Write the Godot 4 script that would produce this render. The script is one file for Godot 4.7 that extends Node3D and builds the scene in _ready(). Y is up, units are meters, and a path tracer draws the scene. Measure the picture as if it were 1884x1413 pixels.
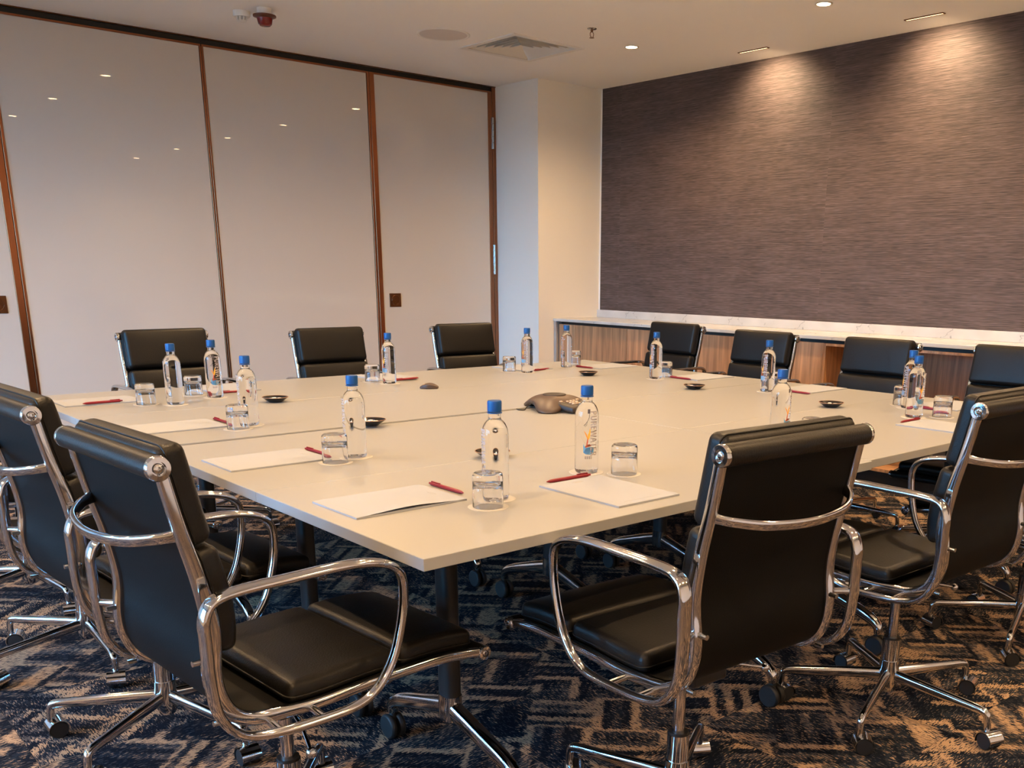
extends Node3D
# A meeting room: eight white tables pushed together, fourteen black padded chairs, place settings, a white glass partition and a wallpapered wall over a credenza.

# ------------------------------------------------------------------ mesh builder
class MB:
	var p := PackedVector3Array()
	var uv := PackedVector2Array()
	var col := PackedColorArray()
	var gr := PackedInt32Array()
	var g := 0
	var ink := Color(1, 1, 1)
	var has_col := false
	var has_uv := false
	func tri(a: Vector3, b: Vector3, c: Vector3) -> void:
		p.append(a); p.append(b); p.append(c)
		gr.append(g)
		if has_col:
			col.append(ink); col.append(ink); col.append(ink)
	func quad(a: Vector3, b: Vector3, c: Vector3, d: Vector3) -> void:
		tri(a, b, c); tri(a, c, d)
	func quad_uv(a: Vector3, b: Vector3, c: Vector3, d: Vector3, r: Rect2) -> void:
		quad(a, b, c, d)
		var t := [r.position, Vector2(r.end.x, r.position.y), r.end, Vector2(r.position.x, r.end.y)]
		for k in [0, 1, 2, 0, 2, 3]: uv.append(t[k])
	# turn a closed piece inside out if it was wound the wrong way
	func fix(from: int) -> void:
		var o := p[from]
		var vol := 0.0
		for i in range(from, p.size(), 3):
			vol += (p[i] - o).dot((p[i + 1] - o).cross(p[i + 2] - o))
		if vol < 0.0:
			for i in range(from, p.size(), 3):
				var t := p[i + 1]
				p[i + 1] = p[i + 2]
				p[i + 2] = t
	func grid(rows: Array, close_col: bool, close_row: bool) -> void:
		var nr := rows.size()
		var nc: int = rows[0].size()
		for i in (nr if close_row else nr - 1):
			var r0: PackedVector3Array = rows[i]
			var r1: PackedVector3Array = rows[(i + 1) % nr]
			for j in (nc if close_col else nc - 1):
				var k := (j + 1) % nc
				quad(r0[j], r0[k], r1[k], r1[j])
	func fan(ring: PackedVector3Array) -> void:
		var c := Vector3.ZERO
		for q in ring: c += q
		c /= ring.size()
		for j in ring.size():
			tri(c, ring[j], ring[(j + 1) % ring.size()])
	# swept tube; ax is the direction of the first half-width a, the second half-width b lies across it
	func tube(path: Array, a, b, ax: Vector3, seg := 10, closed := false, pw := 2.0) -> void:
		var from := p.size()
		g += 1
		var n := path.size()
		var rows := []
		for i in n:
			var t: Vector3
			if closed: t = path[(i + 1) % n] - path[(i + n - 1) % n]
			else: t = path[mini(i + 1, n - 1)] - path[maxi(i - 1, 0)]
			t = t.normalized()
			var s := (ax - t * ax.dot(t)).normalized()
			var m := t.cross(s)
			var ra: float = a[i] if a is Array else a
			var rb: float = b[i] if b is Array else b
			var ring := PackedVector3Array()
			for j in seg:
				var w := TAU * (j + 0.5) / seg
				var c := cos(w)
				var d := sin(w)
				if pw != 2.0:
					c = signf(c) * pow(absf(c), 2.0 / pw)
					d = signf(d) * pow(absf(d), 2.0 / pw)
				ring.append(path[i] + s * (c * ra) + m * (d * rb))
			rows.append(ring)
		grid(rows, true, closed)
		if not closed:
			var last: PackedVector3Array = rows[n - 1]
			var first: PackedVector3Array = rows[0]
			first = first.duplicate()
			first.reverse()
			g += 1
			fan(first)
			g += 1
			fan(last)
		fix(from)
		g += 1
	func rod(a: Vector3, b: Vector3, ra: float, rb: float, seg := 12) -> void:
		var d := (b - a).normalized()
		var ax := Vector3.RIGHT if absf(d.x) < 0.8 else Vector3.UP
		tube([a, b], [ra, rb], [ra, rb], ax, seg)
	# lathe about +y through c; parts: list of lists of (radius, height), each list smooth in itself
	func lathe(parts: Array, seg := 24, c := Vector3.ZERO) -> void:
		var from := p.size()
		for pr in parts:
			g += 1
			var rows := []
			for q in pr:
				var ring := PackedVector3Array()
				for j in seg:
					var w := TAU * j / seg
					ring.append(c + Vector3(q.x * cos(w), q.y, -q.x * sin(w)))
				rows.append(ring)
			for i in rows.size() - 1:
				for j in seg:
					var k := (j + 1) % seg
					var r0: PackedVector3Array = rows[i]
					var r1: PackedVector3Array = rows[i + 1]
					if pr[i].x > 1e-6: tri(r0[j], r0[k], r1[k])
					if pr[i + 1].x > 1e-6: tri(r0[j], r1[k], r1[j])
		fix(from)
		g += 1
	# short knob of radius r and length w from c along direction d
	func lathe_y(c: Vector3, d: Vector3, r: float, w: float) -> void:
		tube([c, c + d * w * 0.12, c + d * w * 0.85, c + d * w], [r * 0.9, r, r, r * 0.86], [r * 0.9, r, r, r * 0.86], Vector3(1, 0, 0), 20)
	func ball(c: Vector3, r: float) -> void:
		var pr := []
		for i in 13: pr.append(Vector2(maxf(0.0, sin(PI * i / 12.0)) * r if i > 0 and i < 12 else 0.0, -cos(PI * i / 12.0) * r))
		lathe([pr], 16, c)
	# wheel with rounded rim about the x axis
	func lathe_x(c: Vector3, r: float, w: float, seg := 20) -> void:
		var from := p.size()
		var h := w / 2.0
		for pr in [[Vector2(0, -h), Vector2(r * 0.86, -h)], [Vector2(r * 0.86, -h), Vector2(r * 0.96, -h * 0.75), Vector2(r, -h * 0.2), Vector2(r, h * 0.2), Vector2(r * 0.96, h * 0.75), Vector2(r * 0.86, h)], [Vector2(r * 0.86, h), Vector2(0, h)]]:
			g += 1
			for i in pr.size() - 1:
				for j in seg:
					var a0 := TAU * j / seg
					var a1 := TAU * (j + 1) / seg
					var A: Vector2 = pr[i]
					var B: Vector2 = pr[i + 1]
					var q0 := c + Vector3(A.y, cos(a0) * A.x, sin(a0) * A.x)
					var q1 := c + Vector3(A.y, cos(a1) * A.x, sin(a1) * A.x)
					var q2 := c + Vector3(B.y, cos(a1) * B.x, sin(a1) * B.x)
					var q3 := c + Vector3(B.y, cos(a0) * B.x, sin(a0) * B.x)
					if A.x > 1e-6: tri(q0, q1, q2)
					if B.x > 1e-6: tri(q0, q2, q3)
		fix(from)
		g += 1
	func _ticks(h: float, r: float, n: int) -> PackedFloat32Array:
		var t := PackedFloat32Array()
		for k in [0.0, 0.3, 0.65, 1.0]: t.append(-h + r * k)
		for k in range(1, n): t.append(lerpf(-h + r, h - r, float(k) / n))
		for k in [1.0, 0.65, 0.3, 0.0]: t.append(h - r * k)
		return t
	# box with rounded edges, n = inner divisions per axis; fn may bend it
	func rbox(c: Vector3, size: Vector3, r: float, n := Vector3i(1, 1, 1), fn = null) -> void:
		var from := p.size()
		g += 1
		var h := size / 2.0
		var tk := [_ticks(h.x, r, n.x), _ticks(h.y, r, n.y), _ticks(h.z, r, n.z)]
		for axis in 3:
			var a1 := (axis + 1) % 3
			var a2 := (axis + 2) % 3
			for sgn in [-1.0, 1.0]:
				var rows := []
				for s in tk[a1]:
					var row := PackedVector3Array()
					for t in tk[a2]:
						var q := Vector3.ZERO
						q[axis] = h[axis] * sgn
						q[a1] = s
						q[a2] = t
						var k := q.clamp(-h + Vector3.ONE * r, h - Vector3.ONE * r)
						var d := q - k
						q = c + k + d.normalized() * r
						row.append(fn.call(q) if fn != null else q)
					rows.append(row)
				if sgn > 0: rows.reverse()
				grid(rows, false, false)
		fix(from)
		g += 1
	# plain box with flat faces
	func box(lo: Vector3, hi: Vector3) -> void:
		var from := p.size()
		var v := []
		for k in 8: v.append(Vector3(hi.x if k & 1 else lo.x, hi.y if k & 2 else lo.y, hi.z if k & 4 else lo.z))
		for f in [[0, 2, 3, 1], [4, 5, 7, 6], [0, 1, 5, 4], [2, 6, 7, 3], [0, 4, 6, 2], [1, 3, 7, 5]]:
			g += 1
			quad(v[f[0]], v[f[1]], v[f[2]], v[f[3]])
		fix(from)
		g += 1
	# box with small chamfers
	func cbox(lo: Vector3, hi: Vector3, e: float) -> void:
		var from := p.size()
		var c := (lo + hi) / 2.0
		var h := (hi - lo) / 2.0
		var P := func(ax: int, s0: float, s1: float, s2: float) -> Vector3:
			var q := Vector3(s0 * h.x, s1 * h.y, s2 * h.z)
			for k in 3:
				if k != ax: q[k] -= signf(q[k]) * e
			return c + q
		for ax in 3:
			var a1 := (ax + 1) % 3
			var a2 := (ax + 2) % 3
			for s in [-1.0, 1.0]:
				var ring := []
				for t in [[-1.0, -1.0], [1.0, -1.0], [1.0, 1.0], [-1.0, 1.0]]:
					var q := Vector3.ZERO
					q[ax] = s; q[a1] = t[0]; q[a2] = t[1]
					ring.append(P.call(ax, q.x, q.y, q.z))
				if s < 0: ring.reverse()
				g += 1
				quad(ring[0], ring[1], ring[2], ring[3])
			# edges along ax
			for t in [[-1.0, -1.0], [1.0, -1.0], [1.0, 1.0], [-1.0, 1.0]]:
				var e0 := Vector3.ZERO
				e0[ax] = -1.0; e0[a1] = t[0]; e0[a2] = t[1]
				var e1 := e0
				e1[ax] = 1.0
				var A: Vector3 = P.call(a1, e0.x, e0.y, e0.z)
				var B: Vector3 = P.call(a1, e1.x, e1.y, e1.z)
				var C: Vector3 = P.call(a2, e1.x, e1.y, e1.z)
				var D: Vector3 = P.call(a2, e0.x, e0.y, e0.z)
				g += 1
				if t[0] * t[1] > 0: quad(A, B, C, D)
				else: quad(D, C, B, A)
		for k in 8:
			var s := Vector3(1.0 if k & 1 else -1.0, 1.0 if k & 2 else -1.0, 1.0 if k & 4 else -1.0)
			var a: Vector3 = P.call(0, s.x, s.y, s.z)
			var b: Vector3 = P.call(1, s.x, s.y, s.z)
			var d: Vector3 = P.call(2, s.x, s.y, s.z)
			g += 1
			if s.x * s.y * s.z > 0: tri(a, b, d)
			else: tri(a, d, b)
		fix(from)
		g += 1
	func mesh() -> ArrayMesh:
		var sum := {}
		var n := PackedVector3Array()
		n.resize(p.size())
		for i in gr.size():
			var a := p[i * 3]
			var fn := (p[i * 3 + 1] - a).cross(p[i * 3 + 2] - a)
			for k in 3:
				var q := (p[i * 3 + k] * 20000.0).round()
				var key := Vector4i(int(q.x), int(q.y), int(q.z), gr[i])
				sum[key] = sum.get(key, Vector3.ZERO) + fn
		for i in gr.size():
			for k in 3:
				var q := (p[i * 3 + k] * 20000.0).round()
				var s: Vector3 = sum[Vector4i(int(q.x), int(q.y), int(q.z), gr[i])]
				n[i * 3 + k] = s.normalized() if s.length() > 0.0 else Vector3.UP
		var idx := PackedInt32Array()
		idx.resize(p.size())
		for i in gr.size():
			idx[i * 3] = i * 3
			idx[i * 3 + 1] = i * 3 + 2
			idx[i * 3 + 2] = i * 3 + 1
		var arr := []
		arr.resize(Mesh.ARRAY_MAX)
		arr[Mesh.ARRAY_VERTEX] = p
		arr[Mesh.ARRAY_NORMAL] = n
		arr[Mesh.ARRAY_INDEX] = idx
		if has_uv: arr[Mesh.ARRAY_TEX_UV] = uv
		if has_col: arr[Mesh.ARRAY_COLOR] = col
		var m := ArrayMesh.new()
		m.add_surface_from_arrays(Mesh.PRIMITIVE_TRIANGLES, arr)
		return m

# ------------------------------------------------------------------ node helpers
var taken := {}
var M := {}

func numbered(called: String) -> String:
	taken[called] = taken.get(called, -1) + 1
	return called if taken[called] == 0 else "%s_%03d" % [called, taken[called]]

func part(called: String, b: MB, m: Material, parent: Node3D) -> MeshInstance3D:
	return hang(called, b.mesh(), m, parent)

func hang(called: String, mesh: Mesh, m: Material, parent: Node3D) -> MeshInstance3D:
	var o := MeshInstance3D.new()
	o.name = numbered(called) if parent == self else called
	o.mesh = mesh
	o.material_override = m
	parent.add_child(o, true)
	return o

func tag(o: Node3D, label: String, category: String, group := "") -> void:
	o.set_meta("label", label)
	o.set_meta("category", category)
	if group: o.set_meta("group", group)

func thing(called: String, label: String, category: String, at := Vector3.ZERO, turn := 0.0, group := "") -> Node3D:
	var o := Node3D.new()
	o.name = numbered(called)
	add_child(o)
	o.position = at
	o.rotation.y = turn
	tag(o, label, category, group)
	return o

func copy(src: Node3D, called: String, label: String, at: Vector3, turn := 0.0) -> Node3D:
	var o: Node3D = src.duplicate()
	o.name = numbered(called)
	add_child(o)
	o.position = at
	o.rotation.y = turn
	o.set_meta("label", label)
	return o

func struct(called: String, label: String, at := Vector3.ZERO) -> Node3D:
	var o := Node3D.new()
	o.name = called
	add_child(o)
	o.position = at
	o.set_meta("kind", "structure")
	o.set_meta("label", label)
	o.set_meta("category", called.split("_")[0])
	return o

func mat(c: Color, rough := 0.6, metal := 0.0, spec := 0.5) -> StandardMaterial3D:
	var m := StandardMaterial3D.new()
	m.albedo_color = c
	m.roughness = rough
	m.metallic = metal
	m.metallic_specular = spec
	return m

func spline(pts: Array, n: int, closed := false) -> Array:
	var out := []
	var k := pts.size()
	var last := k if closed else k - 1
	for i in last:
		var a = pts[(i - 1 + k) % k] if closed else pts[maxi(i - 1, 0)]
		var b = pts[i]
		var c = pts[(i + 1) % k]
		var d = pts[(i + 2) % k] if closed else pts[mini(i + 2, k - 1)]
		for j in n:
			out.append(b.cubic_interpolate(c, a, d, float(j) / n))
	if not closed: out.append(pts[k - 1])
	return out

# ------------------------------------------------------------------ textures
func noise(freq: float, seed_: int, oct := 3, type := FastNoiseLite.TYPE_SIMPLEX_SMOOTH) -> FastNoiseLite:
	var n := FastNoiseLite.new()
	n.seed = seed_
	n.frequency = freq
	n.noise_type = type
	n.fractal_octaves = oct
	return n

func noise_bytes(n: FastNoiseLite, w: int, h: int, W: int, H: int) -> PackedByteArray:
	var im := n.get_image(w, h, false, false, true)
	im.convert(Image.FORMAT_L8)
	if w != W or h != H: im.resize(W, H, Image.INTERPOLATE_CUBIC)
	return im.get_data()

func tex(W: int, H: int, data: PackedByteArray, fmt := Image.FORMAT_RGB8) -> ImageTexture:
	return ImageTexture.create_from_image(Image.create_from_data(W, H, false, fmt, data))

func carpet_texture() -> ImageTexture:
	# brushed chevron strokes in beige and grey on navy, 2 m by 2 m
	var S := 2048
	var fl := noise_bytes(noise(0.16, 11, 2), 400, S, S, S)
	var rag := noise_bytes(noise(0.03, 5, 4), 1024, S, S, S)
	var big := noise_bytes(noise(0.012, 8, 2), 512, 512, S, S)
	var spk := noise_bytes(noise(0.21, 17, 2), 340, S, S, S)
	var out := PackedByteArray()
	out.resize(S * S * 3)
	var px := 2.0 / S
	var rng := RandomNumberGenerator.new()
	rng.seed = 4
	var table := PackedInt32Array()
	for k in 4096: table.append(rng.randi() % 100)
	var cr := [20, 40, 84, 186]
	var cg := [27, 48, 84, 158]
	var cb := [40, 60, 88, 130]
	for y in S:
		var o := y * S
		for x in S:
			var f := fl[o + x] - 128
			var r := rag[o + x] - 128
			var fx := x * px + f * 0.00013
			var fy := y * px + r * 0.00003
			var a := (fx + fy) * 0.7071
			var b := (fx - fy) * 0.7071 + 4.0
			var i := int(a * 5.2)
			var j := int(b * 5.2)
			var w := a if (i + j) & 1 else b
			var k := int(w * 36.0)
			var c := table[(i * 131 + j * 57 + k * 13) & 4095]
			var lift := (big[o + x] - 128) * 0.24
			var v := c + lift + (spk[o + x] - 128) * 0.10
			var t := 0
			if v > 71: t = 3
			elif v > 54: t = 2
			elif v > 32: t = 1
			var s := spk[o + x] + f * 0.3
			if s > 182: t = mini(t + 2, 3)
			elif s < 84: t = maxi(t - 2, 0)
			var q := (o + x) * 3
			out[q] = cr[t]
			out[q + 1] = cg[t]
			out[q + 2] = cb[t]
	return tex(S, S, out)

func wallpaper_texture(height: bool) -> ImageTexture:
	# horizontal slubs of a woven wallcovering, 2 m wide, 1 m high
	var W := 2048
	var H := 1024
	var a := noise_bytes(noise(0.16, 21, 3), 26, H, W, H)
	var b := noise_bytes(noise(0.42, 22, 2), 56, H, W, H)
	var c := noise_bytes(noise(0.02, 23, 2), 256, 256, W, H)
	var out := PackedByteArray()
	out.resize(W * H * (1 if height else 3))
	for i in W * H:
		var v := (a[i] - 128) * 0.5 + (b[i] - 128) * 0.6 + (c[i] - 128) * 0.12
		if height:
			out[i] = clampi(int(128 + v * 1.2), 0, 255)
		else:
			var k := 1.0 + v / 240.0
			out[i * 3] = clampi(int(100 * k), 0, 255)
			out[i * 3 + 1] = clampi(int(85 * k), 0, 255)
			out[i * 3 + 2] = clampi(int(81 * k), 0, 255)
	return tex(W, H, out, Image.FORMAT_L8 if height else Image.FORMAT_RGB8)

func wood_texture() -> ImageTexture:
	# straight oak grain running up, 1 m by 1 m
	var S := 1024
	var a := noise_bytes(noise(0.10, 31, 3), S, 48, S, S)
	var b := noise_bytes(noise(0.02, 32, 2), S, 96, S, S)
	var c := noise_bytes(noise(0.5, 33, 1), S, 40, S, S)
	var out := PackedByteArray()
	out.resize(S * S * 3)
	for i in S * S:
		var v := (a[i] - 128) * 0.20 + (b[i] - 128) * 0.32 + (c[i] - 128) * 0.10
		var k := 1.0 + v / 260.0
		out[i * 3] = clampi(int(190 * k), 0, 255)
		out[i * 3 + 1] = clampi(int(146 * k), 0, 255)
		out[i * 3 + 2] = clampi(int(108 * k), 0, 255)
	return tex(S, S, out)

func marble_texture() -> ImageTexture:
	var S := 1024
	var n := noise(0.0035, 41, 4)
	n.domain_warp_enabled = true
	n.domain_warp_amplitude = 60.0
	n.domain_warp_frequency = 0.006
	var a := noise_bytes(n, S, S, S, S)
	var b := noise_bytes(noise(0.004, 42, 3), S, S, S, S)
	var out := PackedByteArray()
	out.resize(S * S * 3)
	for i in S * S:
		var d := absf(a[i] - 132) / 5.0
		var vein := maxf(0.0, 1.0 - d) * clampf((b[i] - 120) / 60.0, 0.0, 1.0)
		var k := 1.0 - vein * 0.28 - (b[i] - 128) * 0.0003
		out[i * 3] = clampi(int(233 * k), 0, 255)
		out[i * 3 + 1] = clampi(int(230 * k), 0, 255)
		out[i * 3 + 2] = clampi(int(224 * k), 0, 255)
	return tex(S, S, out)

func triplanar(m: StandardMaterial3D, scale: Vector3, offset := Vector3.ZERO, world := true) -> void:
	m.uv1_triplanar = true
	m.uv1_world_triplanar = world
	m.uv1_triplanar_sharpness = 8.0
	m.uv1_scale = scale
	m.uv1_offset = offset

func make_materials() -> void:
	M.ceiling = mat(Color(0.96, 0.95, 0.935), 0.9)
	M.plaster = mat(Color(0.93, 0.91, 0.87), 0.85)
	M.white = mat(Color(0.9, 0.89, 0.87), 0.5)
	M.table = mat(Color(0.615, 0.62, 0.62), 0.34)
	M.edge = mat(Color(0.66, 0.64, 0.62), 0.4)
	M.white_glass = mat(Color(0.81, 0.785, 0.755), 0.0)
	M.copper = mat(Color(0.62, 0.40, 0.28), 0.28, 1.0)
	M.bronze = mat(Color(0.45, 0.31, 0.22), 0.35, 1.0)
	M.black = mat(Color(0.09, 0.085, 0.085), 0.5)
	M.black_metal = mat(Color(0.11, 0.11, 0.115), 0.38)
	M.rubber = mat(Color(0.10, 0.10, 0.105), 0.55)
	M.chrome = mat(Color(0.80, 0.80, 0.81), 0.09, 1.0)
	M.steel = mat(Color(0.72, 0.72, 0.72), 0.22, 1.0)
	var lt := NoiseTexture2D.new()
	lt.width = 256; lt.height = 256; lt.seamless = true
	lt.noise = noise(0.09, 3, 3, FastNoiseLite.TYPE_CELLULAR)
	M.leather = mat(Color(0.068, 0.062, 0.058), 0.42, 0.0, 0.38)
	M.leather.heightmap_enabled = true
	M.leather.heightmap_texture = lt
	M.leather.heightmap_scale = 0.035
	triplanar(M.leather, Vector3.ONE * 9.0, Vector3.ZERO, false)
	M.sling = mat(Color(0.05, 0.048, 0.048), 0.55, 0.0, 0.22)
	M.sling.heightmap_enabled = true
	M.sling.heightmap_texture = lt
	M.sling.heightmap_scale = 0.02
	triplanar(M.sling, Vector3.ONE * 14.0, Vector3.ZERO, false)
	M.carpet = mat(Color(0.90, 0.885, 0.87), 0.95, 0.0, 0.2)
	M.carpet.albedo_texture = carpet_texture()
	M.wallpaper = mat(Color(0.87, 0.875, 0.885), 0.62, 0.0, 0.4)
	M.wallpaper.albedo_texture = wallpaper_texture(false)
	M.wallpaper.heightmap_enabled = true
	M.wallpaper.heightmap_texture = wallpaper_texture(true)
	M.wallpaper.heightmap_scale = 0.16
	triplanar(M.wallpaper, Vector3(1, 1, 0.5))
	var wt := wood_texture()
	for k in 4:
		var w := mat([Color(1, 1, 1), Color(0.93, 0.9, 0.87), Color(1.0, 0.96, 0.93), Color(0.96, 0.95, 0.94)][k], 0.45)
		w.albedo_texture = wt
		triplanar(w, Vector3(1, 0.6, 1), Vector3(0.3 * k, 0.23 * k, 0.37 * k))
		M["oak%d" % k] = w
	M.marble = mat(Color(0.86, 0.86, 0.86), 0.16)
	M.marble.albedo_texture = marble_texture()
	triplanar(M.marble, Vector3.ONE * 0.9)
	M.water = mat(Color(1, 1, 1, 0), 0.0)
	M.water.refraction_enabled = true
	M.water.refraction_scale = 0.033
	M.water.transparency = BaseMaterial3D.TRANSPARENCY_ALPHA
	M.glass = mat(Color(1, 1, 1, 0), 0.0)
	M.glass.refraction_enabled = true
	M.glass.refraction_scale = 0.048
	M.glass.transparency = BaseMaterial3D.TRANSPARENCY_ALPHA
	M.pane = mat(Color(1, 1, 1, 0.03), 0.0)
	M.pane.transparency = BaseMaterial3D.TRANSPARENCY_ALPHA
	M.cap = mat(Color(0.02, 0.29, 0.56), 0.35)
	M.paper = mat(Color(0.63, 0.65, 0.69), 0.8)
	M.doily = mat(Color(0.74, 0.73, 0.71), 0.85)
	M.grey_print = mat(Color(0.66, 0.66, 0.66), 0.8)
	M.pen = mat(Color(0.50, 0.05, 0.14), 0.35)
	M.dish = mat(Color(0.10, 0.09, 0.09), 0.18)
	M.dish_rim = mat(Color(0.62, 0.47, 0.36), 0.3)
	M.print = mat(Color(1, 1, 1), 0.5)
	M.print.vertex_color_use_as_albedo = true
	M.letter = mat(Color(0.70, 0.67, 0.68), 0.5)
	M.phone = mat(Color(0.31, 0.245, 0.21), 0.42)
	M.phone_dark = mat(Color(0.19, 0.155, 0.14), 0.5)
	M.key = mat(Color(0.75, 0.68, 0.62), 0.4)
	M.wrap_blue = mat(Color(0.10, 0.25, 0.55), 0.25)
	M.wrap_white = mat(Color(0.92, 0.93, 0.95), 0.25)
	M.red_lens = mat(Color(0.46, 0.11, 0.09), 0.2)
	M.brown = mat(Color(0.36, 0.20, 0.13), 0.4)
	M.grille = mat(Color(0.84, 0.81, 0.79), 0.8)
	M.duct = mat(Color(0.62, 0.62, 0.61), 0.6)
	M.lamp = mat(Color(1, 1, 1), 0.5)
	M.lamp.emission_enabled = true
	M.lamp.emission = LAMP
	M.lamp.emission_energy_multiplier = 45.0
	M.strip = mat(Color(1, 1, 1), 0.5)
	M.strip.emission_enabled = true
	M.strip.emission = LAMP
	M.strip.emission_energy_multiplier = 2.2

const LAMP := Color(1.0, 0.82, 0.60)
const TOP := 0.735          # table top
const CEIL := 2.702
const RIGHT := 5.777        # wallpapered wall
const PART := -6.8          # face of the glass partition
const CREAM := -6.25        # face of the cream wall
const LEFT := -3.4          # window wall
const FRONT := 2.0          # wall behind the camera

# ------------------------------------------------------------------ scene
func _ready() -> void:
	var cam := Camera3D.new()
	cam.name = "camera"
	add_child(cam)
	cam.transform = Transform3D(Basis(Vector3(0.7370, 0.0120, 0.6757), Vector3(0.1730, 0.9632, -0.2058), Vector3(-0.6533, 0.2686, 0.7079)).orthonormalized(), Vector3(0, 1.27, 0))
	cam.projection = Camera3D.PROJECTION_FRUSTUM
	cam.near = 0.05
	cam.far = 60.0
	cam.size = 2.0 * 0.40038 * cam.near
	cam.frustum_offset = Vector2(-0.08647, 0.16193) * cam.near
	cam.current = true

	var env := Environment.new()
	env.tonemap_mode = Environment.TONE_MAPPER_LINEAR
	env.tonemap_exposure = 1.24
	env.sdfgi_enabled = true
	env.ssao_enabled = true
	env.ssil_enabled = true
	env.background_mode = Environment.BG_SKY
	var sm := ProceduralSkyMaterial.new()
	sm.sky_top_color = Color(0.38, 0.72, 1.0)
	sm.sky_horizon_color = Color(0.48, 0.78, 1.0)
	sm.ground_bottom_color = Color(0.20, 0.26, 0.31)
	sm.ground_horizon_color = Color(0.34, 0.50, 0.64)
	sm.sky_energy_multiplier = 1.0
	var sky := Sky.new()
	sky.sky_material = sm
	env.sky = sky
	env.background_energy_multiplier = 24.0
	var we := WorldEnvironment.new()
	we.name = "environment"
	we.environment = env
	add_child(we)

	make_materials()
	build_shell()
	build_partition()
	build_credenza()
	build_ceiling_fittings()
	build_tables()
	build_chairs()
	build_settings()
	build_phone()

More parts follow.
